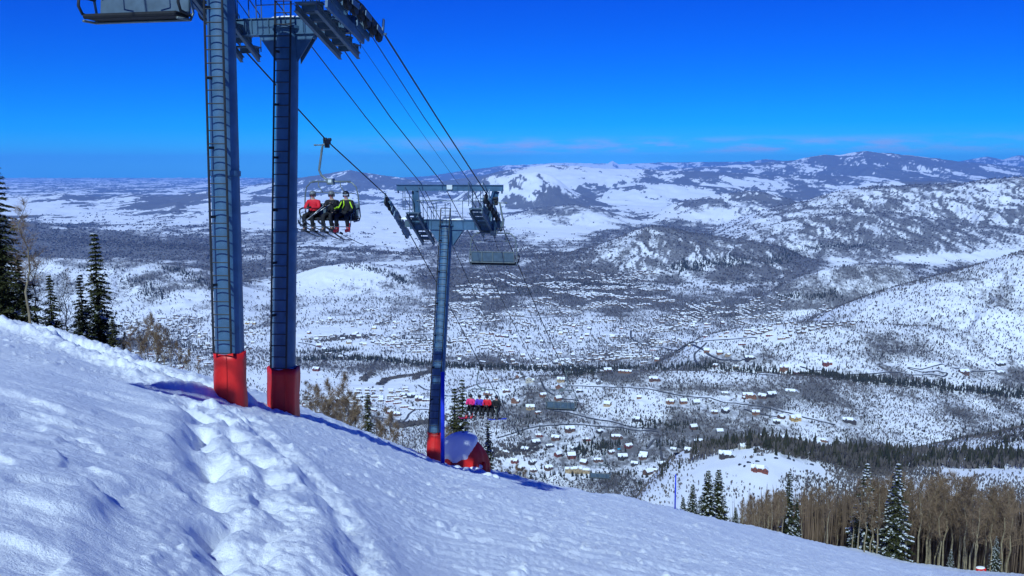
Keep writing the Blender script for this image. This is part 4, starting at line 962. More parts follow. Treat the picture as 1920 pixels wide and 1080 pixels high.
def tower(label, base_px, top_px, dia, padspec, arm_half, left_mid, right_mid, Lpath, Rpath, lad=(.12, -.99), beam=True, arm_dx=0., armdz=0., lad_top=.6, baseY=None, armpt=None):
    base = PL(*base_px, CM); top = armpt if armpt is not None else PL(*top_px, CM)
    base.z -= .6
    e = empty('lift_tower', base, RZ, label, 'lift tower')
    T = to_local(top, base); ax = T.normalized(); H = T.length; R_ = dia / 2
    px = MB(); rings = 14
    px.tube([ax * (H * i / rings) for i in range(rings + 1)], [R_ * (1.06 - .1 * i / rings) for i in range(rings + 1)], 28)
    for f in (.5,): px.tube([ax * (H * f - .06), ax * (H * f + .06)], R_ * 1.1, 28)
    px.tube([ax * (H - .10), ax * (H - .03)], R_ * 1.35, 28)
    pole = px.build('pole', M['steel'], e, True); 
    try:
        pole.data.set_sharp_from_angle(angle=R(40))
    except Exception: pass
    # ladder
    ld = MB(); dv = Vector((lad[0], lad[1], 0)).normalized(); pv = Vector((-dv.y, dv.x, 0)); st = R_ + .13
    z0 = padspec[2] + .05; rr = []
    for s in (-.21, .21):
        a = ax * z0 + dv * st + pv * s; b = ax * (H + lad_top) + dv * st + pv * s; ld.tube([a, b], .028, 6); rr.append((a, b))
    k = int((rr[0][1] - rr[0][0]).length / .3)
    for i in range(k + 1):
        t = i / k; ld.tube([rr[0][0].lerp(rr[0][1], t), rr[1][0].lerp(rr[1][1], t)], .014, 5)
    for i in range(1, 7):
        z = z0 + (H - z0) * i / 6.5
        for s in (-.21, .21): ld.beam(ax * z + dv * (R_ * .9) + pv * s * .7, ax * z + dv * st + pv * s, .04, .06)
    ld.build('ladder', M['dark'], e)
    # crossarm
    ca = T + Vector((arm_dx, 0, armdz)); cm = MB(); w_, h_ = .36, .44
    cm.box(ca + Vector((0, 0, h_ / 2 - .012)), (2 * arm_half, w_, .024)); cm.box(ca - Vector((0, 0, h_ / 2 - .012)), (2 * arm_half, w_, .024))
    for sy in (-1, 1):
        cm.box(ca + Vector((0, sy * (w_ / 2 - .05), 0)), (2 * arm_half - .01, .02, h_ - .05))
        for i in range(9): cm.box(ca + Vector((-arm_half + 2 * arm_half * i / 8 * .998 + .01, sy * (w_ / 2 - .016), 0)), (.02, .03, h_ - .052))
    cm.build('crossarm', M['steel'], e)
    cb_ = T + Vector((0, 0, armdz))
    for s in (-1, 1):
        g = MB()
        for y in (-.12, .12):
            pr_ = [(s * R_ * .9, -h_ / 2 - .002), (s * (R_ + .50), -h_ / 2 - .002), (s * (R_ + .42), -h_ / 2 - .12), (s * R_ * .92, -h_ / 2 - .75)]
            g.add([cb_ + Vector((a, y + o, z)) for o in (0, .03) for a, z in pr_], [(0, 1, 2, 3), (7, 6, 5, 4), (0, 4, 5, 1), (1, 5, 6, 2), (2, 6, 7, 3), (3, 7, 4, 0)])
        g.box(cb_ + Vector((s * (R_ + .44), .015, -h_ / 2 - .07)), (.04, .208, .10)); g.build('bracket', M['steel'], e)
    for s in (-1, 1): MB().box(ca + Vector((s * (arm_half + .13), 0, .02)), (.24, .2, .3)).build('arm_end', M['steel_lt'], e)
    # sheave trains + catwalks
    arm_half += .62
    for side, path, mid in ((-1, Lpath, left_mid), (1, Rpath, right_mid)):
        midl = to_local(Vector((0, mid, 0)) + Vector((-(CL if side < 0 else CR) + S_LINE * mid, 0, 0)), base).y
        asm, C_ = sheaves(e, base, path, 8, .46, midl, -side)
        d = (C_[-1][0] - C_[0][0]).normalized(); cc = (C_[3][0] + C_[4][0]) / 2
        cw = MB(); c0 = Vector((ca.x - side * 0 + side * 1.52, cc.y, cc.z)); catwalk(cw, c0, d, side, 2.9, -.55)
        cw.build('catwalk', M['steel_lt'], e)
        rl = MB(); rails(rl, c0, d, side, 2.9, -.55); rl.build('railing', M['steel_lt'], e)
    if beam:
        b = MB(); zb = ca.z + 1.62; o = Vector((ca.x - .22, ca.y + .2, zb))
        b.box(o, (4.85, .2, .22)); b.box(o + Vector((0, 0, .125)), (4.85, .3, .025)); b.box(o - Vector((0, 0, .125)), (4.85, .3, .025))
        for s in (-1, 1): b.box(o + Vector((s * 2.38, 0, -.19)), (.05, .12, .12))
        b.build('lifting_beam', M['steel'], e)
        lg = MB(); lg.ibeam(Vector((ca.x - arm_half + .95, ca.y, ca.z + h_ / 2)), Vector((ca.x - arm_half + .78, ca.y + .2, zb - .13)), .24, .26, .03); lg.build('beam_support', M['steel'], e)
        lg = MB(); lg.ibeam(Vector((ca.x + arm_half - 1.05, ca.y, ca.z + h_ / 2)), Vector((ca.x + arm_half - .70, ca.y + .2, zb - .13)), .24, .26, .03); lg.build('beam_support', M['steel'], e)
        bx = MB().box(o + Vector((.05, -.16, .03)), (.25, .08, .2)); bx.build('number_plate', M['plate'], e)
        mr = MB()
        mr.tube([ca + Vector((-arm_half + .9, 0, 1.05)), ca + Vector((arm_half - .9, 0, 1.05))], .022, 5)
        for x in (-.95, -.8, -.4, .4, -.35 + .2):
            mr.tube([ca + Vector((x, .1, .22)), ca + Vector((x, .1, 1.05 if x > 0 else .95))], .016, 5)
        for x in (-.95, -.4): mr.tube([ca + Vector((x, .1, .6)), ca + Vector((x + .55, .1, .6))], .014, 5)
        for x in (-arm_half + .2, -arm_half + .65, arm_half - 1.75, arm_half - 1.4, arm_half - 1.1): mr.tube([Vector((ca.x + x, ca.y + .2, zb - .12)), Vector((ca.x + x, ca.y + .2, zb - 1.0))], .016, 5)
        for z in (-.45, -.98): mr.tube([Vector((ca.x - arm_half + .2, ca.y + .2, zb + z)), Vector((ca.x - arm_half + .65, ca.y + .2, zb + z))], .014, 5); mr.tube([Vector((ca.x + arm_half - 1.75, ca.y + .2, zb + z)), Vector((ca.x + arm_half - 1.1, ca.y + .2, zb + z))], .014, 5)
        mr.build('guard_rail', M['steel_lt'], e)
        sn = MB(); sn.ellip(ca + Vector((-arm_half + .45, -.02, h_ / 2)), .3, .17, .10, 10, 4, v0=0); sn.ellip(ca + Vector((0, -.05, h_ / 2)), .5, .16, .05, 10, 4, v0=0); sn.build('snow_patch', M['snow'], e, True)
    # pad
    pr, ph, z1, fold = padspec; pd = MB(); nn = 40; nz = 14; kk = len(pd.v); rg = np.random.default_rng(int(base.x * 10) % 97)
    rows_ = []
    for i in range(nz + 1):
        z = z1 + ph * i / nz - ph
        for j in range(nn):
            a = 6.2832 * j / nn; r = pr * (1 + .03 * math.sin(3 * a + i * .22) + .012 * math.sin(9 * a + i * .7) + .02 * math.sin(i * 1.1 + a))
            if fold:
                r *= 1 / max(math.cos(((a + .55) % (math.pi / 2.5)) - math.pi / 5), .8) * .97
            if i == nz: z2 = z + .03 * math.sin(5 * a) + (.05 if abs(((a + .3) % 6.2832)) < .3 else 0)
            else: z2 = z
            pd.v.append(tuple(ax * z2 + Vector((r * math.cos(a), r * math.sin(a), 0))))
    for i in range(nz):
        for j in range(nn):
            a = i * nn + j; b = i * nn + (j + 1) % nn; pd.f.append((a, b, b + nn, a + nn))
    c = len(pd.v); t0 = nz * nn
    for j in range(nn):
        a = 6.2832 * j / nn; pd.v.append(tuple(ax * (z1 - .01) + Vector((R_ * 1.02 * math.cos(a), R_ * 1.02 * math.sin(a), 0))))
    for j in range(nn): pd.f.append((t0 + j, t0 + (j + 1) % nn, c + (j + 1) % nn, c + j))
    pad_ = pd.build('pad', M['pad'], e, True)
    for a_ in ((-.1, 2.3) if not fold else (.2, 2.0)):
        sm_ = MB(); sm_.tube([ax * (z1 - ph * q) + Vector((pr * 1.045 * math.cos(-1.2 + a_), pr * 1.045 * math.sin(-1.2 + a_), 0)) for q in (.02, .3, .6, .95)], .006, 5); sm_.build('seam', M['pad'], pad_)
    st_ = MB()
    sn = MB(); sn.ellip(ax * (z1 - .03), pr * .93, pr * .93, .05, 16, 3, v0=0); sn.build('snow_patch', M['snow'], e, True)
    return e, base, T
t3 = tower('third lift tower, farthest and shortest, with a complete T-shaped head and red base pad', (812, 858), (838, 421), .55, (.335, 2.2, 1.70, False), 1.97, 40.9, 39.2, LP, RP, lad=(.02, -.99), lad_top=.75, arm_dx=.30)
t2 = tower('second lift tower, middle one with a creased red base pad and its crossarm in view', (529, 770), (540, 50), .60, (.40, 2.6, 1.78, True), 1.95, 25.0, 23.6, LP, RP)
t2[0]['label'] = 'second lift tower from the left, creased red pad at the slope edge, crossarm in view'
P1 = line_pt(CM, 21.75, 6.0) + Vector((-.13, 0, 0))
t1 = tower('nearest and thickest lift tower at left, head above the frame, smooth red base pad', (433, 762), None, .64, (.375, 2.4, 1.92, False), 2.0, 22.3, 20.8, LP, RP, armpt=P1)
# long signal-cable arms seen between the first and second tower heads
# ------------------------------------------------------------------ chairs
def chair(label, hang_px, plane, scale=1., rz_extra=0., group='four-seat lift chairs', bar_down=False, yaw=0., P=None):
    p = P if P is not None else PL(*hang_px, plane)
    e = empty('lift_chair', p, RZ + (math.pi if plane == CR else 0) + yaw, label, 'lift chair', group); e.scale = (scale,) * 3
    g = MB(); g.box((0, 0, -.02), (.13, .42, .15)); g.box((-.02, .05, -.16), (.12, .22, .18)); g.tube([(-.05, -.2, .05), (.08, -.2, .05)], .06, 10); g.tube([(-.05, .2, .05), (.08, .2, .05)], .06, 10)
    g.build('grip', M['dark'], e, bevel=.01)
    h = MB(); h.tube([(0, 0, -.12), (-.16, 0, -.14), (-.20, 0, -.3), (-.29, 0, -.8), (-.33, 0, -1.05), (-.26, 0, -1.22), (-.1, 0, -1.36), (.08, 0, -1.42)], .042, 8); h.tube([(-.2, 0, -.15), (-.45, 0, -.15)], .022, 6); h.box((-.46, 0, -.15), (.08, .05, .06))
    h.build('hanger', M['chairmetal'], e, True)
    bx = MB().box((.12, -.02, -1.46), (.26, .2, .22)).build('hanger_clamp', M['chairmetal'], e, bevel=.015); MB().box((.12, -.128, -1.44), (.13, .012, .11)).build('number_plate', M['plate'], bx)
    b = MB()
    b.tube([(-.62, 0, -1.46), (.86, 0, -1.46)], .035, 8)
    cx = .12
    pts = []
    for s in (-1, 1):
        q = [(cx + s * .55, .0, -1.46), (cx + s * .80, .0, -1.50), (cx + s * .96, .0, -1.66), (cx + s * 1.02, .0, -1.95), (cx + s * 1.05, .02, -2.35), (cx + s * 1.05, .10, -2.72), (cx + s * 1.03, .02, -2.86), (cx + s * 1.0, -.40, -2.88)]
        b.tube(q, .027, 7)
    b.tube([(cx - 1.03, .02, -2.86), (cx + 1.03, .02, -2.86)], .025, 6)
    b.build('bail', M['chairmetal'], e, True)
    st = MB(); st.box((cx, -.17, -2.79), (1.98, .46, .09)); st.tube([(cx - .99, -.40, -2.80), (cx + .99, -.40, -2.80)], .05, 8); st.build('seat', M['black'], e, True and False, bevel=.02)
    bk = MB(); m_ = Matrix.Rotation(-.14, 3, 'X'); bk.box((cx, .12, -2.50), (1.94, .05, .42), m_); bk.build('backrest', M['seatpanel'], e, bevel=.02)
    rb = MB()
    for x in (-.95, -.48, 0, .48, .95): rb.box((cx + x, .165, -2.50), (.03, .03, .46), m_)
    rb.box((cx, .175, -2.27), (1.96, .03, .035)); rb.box((cx, .14, -2.73), (1.96, .03, .04))
    rb.build('back_frame', M['chairmetal'], e)
    ar = MB()
    for s in (-1, 1):
        ar.tube([(cx + s * 1.04, .05, -2.42), (cx + s * 1.06, -.20, -2.42), (cx + s * 1.06, -.42, -2.46), (cx + s * 1.06, -.44, -2.60), (cx + s * 1.05, -.35, -2.74), (cx + s * 1.03, .02, -2.78)], .030, 6)
    ar.build('armrest', M['dark'], e, True)
    r = MB()
    if bar_down:
        r.tube([(cx - .85, .02, -2.3), (cx - .80, -.05, -2.0), (cx - .60, -.06, -1.84), (cx + .92, -.06, -1.88)], .016, 5)
        for s in (-.42, .42): r.tube([(cx + s - .06, 0, -1.46), (cx + s - .05, -.06, -1.62), (cx + s + .05, -.06, -1.76), (cx + s + .12, -.06, -1.85)], .02, 6)
        for s in (-1, 1): r.tube([(cx + s * .98, -.3, -2.55), (cx + s * .98, -.60, -2.60), (cx + s * .95, -.64, -3.05)], .016, 5)
        r.tube([(cx - .95, -.64, -3.05), (cx + .95, -.64, -3.05)], .016, 5)
    else:
        r.tube([(cx - .92, .0, -2.3), (cx - .92, -.35, -1.86), (cx + .92, -.35, -1.86), (cx + .92, .0, -2.3)], .014, 5)
        for s in (-.5, .5): r.tube([(cx + s, -.35, -1.86), (cx + s, -.75, -1.80), (cx + s * .6, -.80, -1.80)], .014, 5); r.tube([(cx + s, -.02, -1.46), (cx + s, -.20, -1.66), (cx + s, -.35, -1.86)], .016, 5)
    r.build('restraint_bar', M['chairmetal'], e, True)
    return e
ch1 = chair('occupied lift chair with three skiers in red, black and lime, near the second tower', (613, 264), CL, bar_down=True)
chA = chair('empty lift chair hanging at the right side of the third tower head', (930, 366 + 8), CR)
ch4 = chair('occupied lift chair with four riders in pink, purple, red and black below the slope edge', (903, 688), CL, bar_down=True)
chB = chair('empty lift chair over the valley houses, below and right of the third tower', (1056, 692), CR)
chC = chair('smallest empty lift chair hanging low over the snow edge, right of the tan block', (1128, 846), CR)
chD = chair('lift chair mostly hidden by the slope edge, only its top bar showing', None, CL, P=PL(1021, 893, CL))
c0p = PL(262, 30, CL); 
ch0 = chair('near empty lift chair cut off by the top left corner, seen from below', None, CL, scale=1.18, P=Vector((0, 0, 0)))
chX = chair('empty lift chair above the frame whose shadow lies before the towers', None, CL, P=line_pt(CL, 5.0, 13.1))
# its seat edge shows at picture rows 20-45: hang it so
s0 = AT(246, 34, 21.2); off = Matrix.Rotation(RZ, 3, 'Z') @ (Vector((.12, -.35, -2.85)) * 1.18)
ch0.location = s0 - off
# ------------------------------------------------------------------ cover, poles, box
def on_snow(px, Y, bury=.0):
    u, v = uv(px, 870); X = u * Y; return Vector((X, Y, nzat(X, Y) - bury))
cp = on_snow(868, 41.5, .1); ce = empty('padded_cover', cp, 0, 'slumped red tarp cover with a thick snow cap beside the third tower', 'tarp cover')
k = 41.5 / F; cv = MB(); nn, nz = 56, 16
def cov(a, t, grow=0.):
    # outline measured from the photograph: broad left skirt, peak left of centre, steep right flank
    x = math.cos(a); y = math.sin(a); f = t ** .8
    rx = (1.12 if x < 0 else 1.15) * math.sqrt(max(1 - f * f, 0)) ** .85; ry = .85 * math.sqrt(max(1 - f * f, 0)) ** .8
    h = 1.80 * f; lean = -.10 + .12 * f
    w = 1 + .09 * math.sin(6 * a + 2 * t) * (1 - t) ** .7 + .05 * math.sin(13 * a + 3 * t) * (1 - t) + .04 * math.sin(3 * a + 5 * t)
    sl = -.16 * (x * rx) * (1 - f)
    return Vector((x * rx * w * (1 + grow) * 1.08 + lean, y * ry * w * (1 + grow), h + sl + grow * .6 - .15))
for i in range(nz + 1):
    for j in range(nn): cv.v.append(tuple(cov(6.2832 * j / nn, min(i / nz, .999))))
for i in range(nz):
    for j in range(nn): a = i * nn + j; b = i * nn + (j + 1) % nn; cv.f.append((a, b, b + nn, a + nn))
cv.build('tarp', M['pad'], ce, True)
sn = MB(); ms, ns = 72, 36; mk = []
for i in range(ns + 1):
    for j in range(ms):
        a = 6.2832 * j / ms; p = cov(a, min(i / ns, .999)); w = .05 * math.sin(6 * p.x) + .04 * math.sin(11 * p.x + 2)
        m_ = min((p.z - .66 - w) / .16, (.12 + .62 * (p.z - .5) + .06 * math.sin(5 * p.z) - p.x) / .18); m_ = max(0., min(1., m_)); mk.append(m_)
        nrm = Vector((p.x * .8, p.y * 1.1, p.z * .9)).normalized(); sn.v.append(tuple(p + nrm * (.20 * math.sqrt(m_) - .03)))
for i in range(ns):
    for j in range(ms):
        q = (i * ms + j, i * ms + (j + 1) % ms, (i + 1) * ms + (j + 1) % ms, (i + 1) * ms + j)
        if max(mk[k_] for k_ in q) > 0: sn.f.append(q)
sn.build('snow_cap', M['snow'], ce, True)
fl = MB(); fl.ellip((1.02, -.35, .15), .14, .12, .34, 10, 8); fl.ellip((.95, -.15, .0), .20, .15, .3, 10, 8); fl.build('tarp_fold', M['pad'], ce, True)
fs = MB(); fs.ellip((.55, -.72, .22), .30, .13, .15, 12, 8); fs.ellip((.25, -.86, .12), .12, .08, .18, 8, 6); fs.ellip((.82, -.55, .30), .14, .1, .12, 8, 6); fs.build('snow_clump', M['snow'], ce, True)
# heap of pushed snow in front of the cover
hp = MB(); rg = np.random.default_rng(3)
for i in range(26):
    t = rg.random(); p = on_snow(842 + 78 * t + rg.normal() * 3, 40.0 - 1.2 * rg.random(), .08); r = rg.uniform(.10, .34)
    n0 = len(hp.v); hp.ellip(p, r * rg.uniform(1, 1.6), r, r * rg.uniform(.5, .75), 14, 10)
    for q in range(n0, len(hp.v)):
        x, y, z = hp.v[q]; w = float(pn(np.array([x * 4]), np.array([y * 4 + z * 5]), 5)[0]) * .08; hp.v[q] = (x + w, y, z + w)
hp_o = hp.build('snow_heap', M['snow'], None, True); tag(hp_o, kind='structure')
def marker(px, ytop, Y, r, label):
    g = on_snow(px, Y, .3) if Y < 60 else Vector((uv(px, 900)[0] * Y, Y, float(gz(uv(px, 900)[0] * Y, Y)[0]) - .3)); t_ = AT(px, ytop, Y)
    h = t_.z - g.z; e = empty('marker_pole', g, 0, label, 'marker pole'); lean = (AT(px, ytop, Y).x - g.x)
    m = MB(); m.tube([(0, 0, 0), (lean * .5, 0, h * .5), (lean, 0, h)], [r, r, r * .95], 10); m.build('shaft', M['bluepole'], e, True); MB().ellip((lean, 0, h), r, r, r * .6, 10, 4, v0=0).build('cap', M['bluepole'], e, True)
marker(830, 699, 36.9, .085, 'bright blue pole standing between the third tower and the red cover')
marker(1267, 890, 70, .06, 'thin dark blue pole leaning at the slope edge right of centre')
rbp = AT(1838, 1068, 109); e = empty('red_box', (rbp.x, rbp.y, rbp.z - .5), .2, 'small red padded box with snow on top at the bottom right slope edge', 'padded box')
MB().box((0, 0, .25), (1.15, .8, 1.0)).build('pad', M['pad'], e, bevel=.06); MB().ellip((0, 0, .75), .6, .42, .14, 14, 4, v0=0).build('snow_cap', M['snow'], e, True)
# ------------------------------------------------------------------ riders
def skin(name, V, E, rad, m, parent, root=0, sub=1):
    me = bpy.data.meshes.new(name); me.from_pydata([tuple(v) for v in V], E, []); o = bpy.data.objects.new(name, me); COL.objects.link(o)
    sk = o.modifiers.new('s', 'SKIN'); sk.use_smooth_shade = True
    for i, v in enumerate(me.skin_vertices[0].data):
        r = rad[i]; v.radius = (r, r) if not hasattr(r, '__len__') else r; v.use_root = (i == root)
    if sub: ss = o.modifiers.new('u', 'SUBSURF'); ss.levels = sub; ss.render_levels = sub
    dg = bpy.context.evaluated_depsgraph_get(); nm = bpy.data.meshes.new_from_object(o.evaluated_get(dg)); bpy.data.objects.remove(o)
    nm.name = name; nm.materials.clear(); nm.materials.append(m); nm.polygons.foreach_set('use_smooth', [True] * len(nm.polygons))
    return link(name, nm, parent)
def person(parent_chair, x, label, jacket, pants, helmet, lens, boots, spread=.12, shin=(0, .02), trim=None, hands=((-.16, -.42, .30), (.14, -.44, .28)), turn=0., scale=1., arm=None):
    """seated figure; origin at the seat, faces -y of the chair frame"""
    mw = Matrix.LocRotScale(parent_chair.location, parent_chair.rotation_euler, parent_chair.scale)
    e = empty('person', mw @ Vector((x, -.05, -2.74)), parent_chair.rotation_euler.z + turn, label, 'person'); e.scale = (scale,) * 3
    kL, kR = Vector((-spread - .02, -.50, .07)), Vector((spread + .02, -.50, .07))
    aL, aR = kL + Vector((shin[0] - .02, .04 + shin[1], -.44)), kR + Vector((shin[0] + .02, .06 + shin[1], -.43))
    hL, hR = Vector(hands[0]), Vector(hands[1])
    V = [(0, 0, .12), (0, .03, .30), (0, .05, .46), (0, .04, .58), (0, .01, .66), (0, -.02, .74), (0, -.02, .84),
         (-.19, .04, .54), (-.27, -.10, .32), hL, (.19, .04, .54), (.27, -.10, .32), hR,
         (-.10, -.04, .10), kL, aL, aL + Vector((0, -.10, -.05)), (.10, -.04, .10), kR, aR, aR + Vector((0, -.10, -.05))]
    E = [(0, 1), (1, 2), (2, 3), (3, 4), (4, 5), (5, 6), (3, 7), (7, 8), (8, 9), (3, 10), (10, 11), (11, 12), (0, 13), (13, 14), (14, 15), (15, 16), (0, 17), (17, 18), (18, 19), (19, 20)]
    rad = [(.15, .12), (.145, .105), (.165, .11), (.10, .08), .055, .085, .085, .06, .048, .034, .06, .048, .034, .085, .062, .042, .035, .085, .062, .042, .035]
    for h in (9, 12):
        p = Vector(V[h]); s = -1 if h == 9 else 1; d = (p - Vector(V[h - 1])).normalized()
        palm = len(V); V.append(p + d * .06); E.append((h, palm)); rad.append((.036, .02))
        for q in range(4):
            i = len(V); w = (q - 1.5) * .021; l = (.045, .055, .052, .04)[q]
            V += [p + d * .095 + Vector((w, 0, 0)), p + d * (.095 + l * .6) + Vector((w, 0, -.018)), p + d * (.095 + l * .5) + Vector((w, .012, -.045))]; E += [(palm, i), (i, i + 1), (i + 1, i + 2)]; rad += [.011, .010, .009]
        i = len(V); V += [p + d * .04 + Vector((-s * .035, 0, .012)), p + d * .07 + Vector((-s * .045, 0, -.01))]; E += [(palm, i), (i, i + 1)]; rad += [.012, .010]
    skin('body', V, E, rad, M['skin'], e)
    jr = [(.18, .15), (.175, .135), (.20, .14), (.13, .11), .075, .085, .062, .085, .062]
    JV = [V[0], V[1], V[2], V[3], (0, .03, .645)]; JE = [(0, 1), (1, 2), (2, 3), (3, 4)]; JR = [(.18, .15), (.18, .14), (.205, .145), (.13, .11), .085]
    for a, b, c in ((7, 8, 9), (10, 11, 12)):
        i = len(JV); JV += [V[a], V[b], Vector(V[c])]; JE += [(3, i), (i, i + 1), (i + 1, i + 2)]; JR += [.095, .075, .055]
    jk = skin('jacket', JV, JE, JR, M[jacket], e)
    if trim:
        t = MB(); t.tube([(-.14, -.10, .56), (-.17, -.14, .46), (-.22, -.17, .36), (-.26, -.20, .30)], .022, 6); t.tube([(.17, -.09, .56), (.24, -.13, .42), (.30, -.17, .32)], .022, 6)
        t.tube([(-.05, -.12, .60), (-.03, -.14, .45), (-.10, -.14, .32)], .018, 6); t.tube([Vector((-.27, -.12, .37)), Vector((-.25, -.28, .36)), hL + Vector((0, 0, .07))], .03, 6); t.tube([Vector((-.16, .03, .62)), Vector((.16, .03, .62))], .03, 6); t.build('jacket_stripe', M[trim], jk, True)
    PV = [V[0], V[13], V[14], V[15], V[17], V[18], V[19]]; PE = [(0, 1), (1, 2), (2, 3), (0, 4), (4, 5), (5, 6)]
    skin('trousers', PV, PE, [(.165, .14), .115, .088, .072, .115, .088, .072], M[pants], e)
    for s, a in ((-1, aL), (1, aR)):
        b = MB(); b.tube([a + Vector((0, .02, .17)), a + Vector((0, .03, -.02)), a + Vector((0, .02, -.10))], [.085, .08, .075], 10); b.beam(a + Vector((0, .10, -.10)), a + Vector((0, -.20, -.09)), .11, .10); b.build('boot', M[boots], e, bevel=.02)
    gl = []
    for h in (9, 12):
        p = Vector(V[h]); d = (p - Vector(V[h - 1])).normalized(); s = -1 if h == 9 else 1
        GV = [p - d * .04, p + d * .02, p + d * .07]; GE = [(0, 1), (1, 2)]; GR = [.05, .042, (.045, .032)]
        for q in range(4):
            i = len(GV); w = (q - 1.5) * .024; GV += [p + d * .10 + Vector((w, 0, 0)), p + d * (.14 - .006 * abs(q - 1.3)) + Vector((w, .005, -.04))]; GE += [(2, i), (i, i + 1)]; GR += [.016, .014]
        i = len(GV); GV += [p + d * .05 + Vector((-s * .05, 0, .0)), p + d * .085 + Vector((-s * .055, 0, -.02))]; GE += [(2, i), (i, i + 1)]; GR += [.017, .014]
        skin('glove', GV, GE, GR, M['black'], e)
    # head: face details, helmet, goggles
    f = MB(); f.add([(-.015, -.108, .80), (.015, -.108, .80), (0, -.135, .775), (0, -.105, .83), (0, -.10, .765)], [(0, 2, 3), (2, 1, 3), (0, 4, 2), (4, 1, 2)]); f.build('nose', M['skin'], e)
    f = MB(); f.ellip((0, -.098, .745), .026, .012, .007, 8, 6); f.build('mouth', M['pinkj'], e, True)
    hm_ = MB(); hm_.ellip((0, -.01, .835), .122, .138, .122, 18, 9, v0=-.12); 
    for s in (-1, 1): hm_.ellip((s * .098, .0, .79), .028, .06, .07, 10, 6)
    hm_.build('helmet', M[helmet], e, True)
    g_ = MB(); n = 9
    for z_, r_ in ((.785, .118), (.835, .128)):
        for i in range(n): a = math.pi * (1.18 + .64 * i / (n - 1)); g_.v.append((r_ * math.cos(a) * .98, r_ * math.sin(a) * 1.06 - .01, z_))
    for i in range(n - 1): g_.f.append((i, i + 1, n + i + 1, n + i))
    q0 = len(g_.v)
    for v in list(g_.v): g_.v.append((v[0] * .9, v[1] * .9, v[2]))
    g_.f += [(q0 + i + 1, q0 + i, q0 + n + i, q0 + n + i + 1) for i in range(n - 1)] + [(i, q0 + i, q0 + i + 1, i + 1) for i in range(n - 1)] + [(n + i, n + i + 1, q0 + n + i + 1, q0 + n + i) for i in range(n - 1)]
    g_.build('goggles', M[lens], e, True)
    MWe = Matrix.LocRotScale(e.location, e.rotation_euler, e.scale)
    return e, MWe @ aL, MWe @ aR, MWe @ hL, MWe @ hR
def gear(name, base, d, L, w, m, label, cat, group=None, back=.75, th=.02, binding=True):
    """a ski or board under a boot: base under the foot, d forward direction"""
    d = Vector(d).normalized(); e = bpy.data.objects.new(name, None); COL.objects.link(e); e.location = base; tag(e, label, cat, group)
    e.rotation_euler = d.to_track_quat('Y', 'Z').to_euler(); P = []; n = 14
    for i in range(n + 1):
        t = i / n; y = -back + L * t; wd = w * (1 - .25 * math.sin(math.pi * t)) * (1 if .06 < t < .93 else .62) * (.5 if t in (0., 1.) else 1); z = .12 * max(0, (t - .9) / .1) ** 1.5 + .03 * max(0, (.08 - t) / .08)
        P.append((y, wd / 2, z))
    m_ = MB()
    for y, hw, z in P: m_.v += [(-hw, y, z), (hw, y, z), (hw, y, z + th), (-hw, y, z + th)]
    for i in range(n):
        a = 4 * i
        for q in range(4): m_.f.append((a + q, a + (q + 1) % 4, a + 4 + (q + 1) % 4, a + 4 + q))
    m_.f += [(3, 2, 1, 0), (4 * n, 4 * n + 1, 4 * n + 2, 4 * n + 3)]
    m_.build('deck', M[m], e)
    if binding: b = MB(); b.box((0, .12, th + .025), (w * .8, .1, .05)); b.box((0, -.16, th + .03), (w * .8, .1, .06)); b.build('binding', M['dark'], e, bevel=.008)
    return e
def ski_pole(a, b, label, group=None):
    a, b = Vector(a), Vector(b); e = bpy.data.objects.new('ski_pole', None); COL.objects.link(e); e.location = a; tag(e, label, 'ski pole', group)
    MB().tube([(0, 0, 0), b - a], .012, 6).build('shaft', M['polem'], e, True); d = (b - a).normalized()
    MB().tube([-d * .10, d * .06], .02, 7).build('grip', M['dark'], e, True); MB().tube([(b - a) - d * .10, (b - a) - d * .085], .05, 10).build('basket', M['dark'], e, True)
fw = Matrix.Rotation(RZ, 3, 'Z')
def D3(yaw, pitch):   # ski direction: forward is uphill (-y), yaw to the picture's left, pitch up
    return fw @ Vector((-math.sin(R(yaw)) * math.cos(R(pitch)), -math.cos(R(yaw)) * math.cos(R(pitch)), math.sin(R(pitch))))
dn = Vector((0, 0, -.15))
# three riders on the near chair
p, aL, aR, hL, hR = person(ch1, -.58, 'skier in a red jacket and grey helmet, left seat of the near occupied chair', 'redj', 'black', 'helmetg', 'lensd', 'boot', hands=((-.06, -.34, .36), (.06, -.36, .36)))
gear('ski', aL + dn, D3(24, 20), 1.65, .11, 'ski', 'left ski of the red-jacketed skier, leftmost ski on the near chair', 'ski', back=.75)
gear('ski', aR + dn, D3(18, 23), 1.65, .11, 'ski', 'right ski of the red-jacketed skier, second from left on the near chair', 'ski', back=.75)
ski_pole(hL + Vector((0, 0, .05)), hL + fw @ Vector((-.42, -.25, -.75)), 'ski pole held slanting down to the left by the red-jacketed skier')
p, aL, aR, hL, hR = person(ch1, .14, 'skier all in black with a grey helmet, middle of the near occupied chair', 'black', 'black', 'helmetg', 'lensd', 'boot', hands=((-.10, -.36, .42), (.16, -.30, .48)))
gear('ski', aL + dn, D3(30, 25), 1.75, .11, 'ski', 'left ski of the skier in black, third from left on the near chair', 'ski', back=.8)
gear('ski', aR + dn, D3(16, 27), 1.75, .11, 'ski', 'right ski of the skier in black, fourth from left on the near chair', 'ski', back=.8)
ski_pole(hR + Vector((0, 0, .05)), hR + fw @ Vector((-1.05, -.20, -.62)), 'upper of two crossed ski poles held slanting by the skier in black')
ski_pole(hL + Vector((0, 0, .05)), hL + fw @ Vector((-.80, -.28, -.66)), 'lower of two slanting ski poles held by the skier in black')
p, aL, aR, hL, hR = person(ch1, .70, 'snowboarder in black jacket with lime trim and white goggles, right seat of the near chair', 'black', 'black', 'helmetb', 'lens', 'redboot', trim='green', hands=((-.34, -.26, .24), (.24, -.32, .18)), spread=.17)
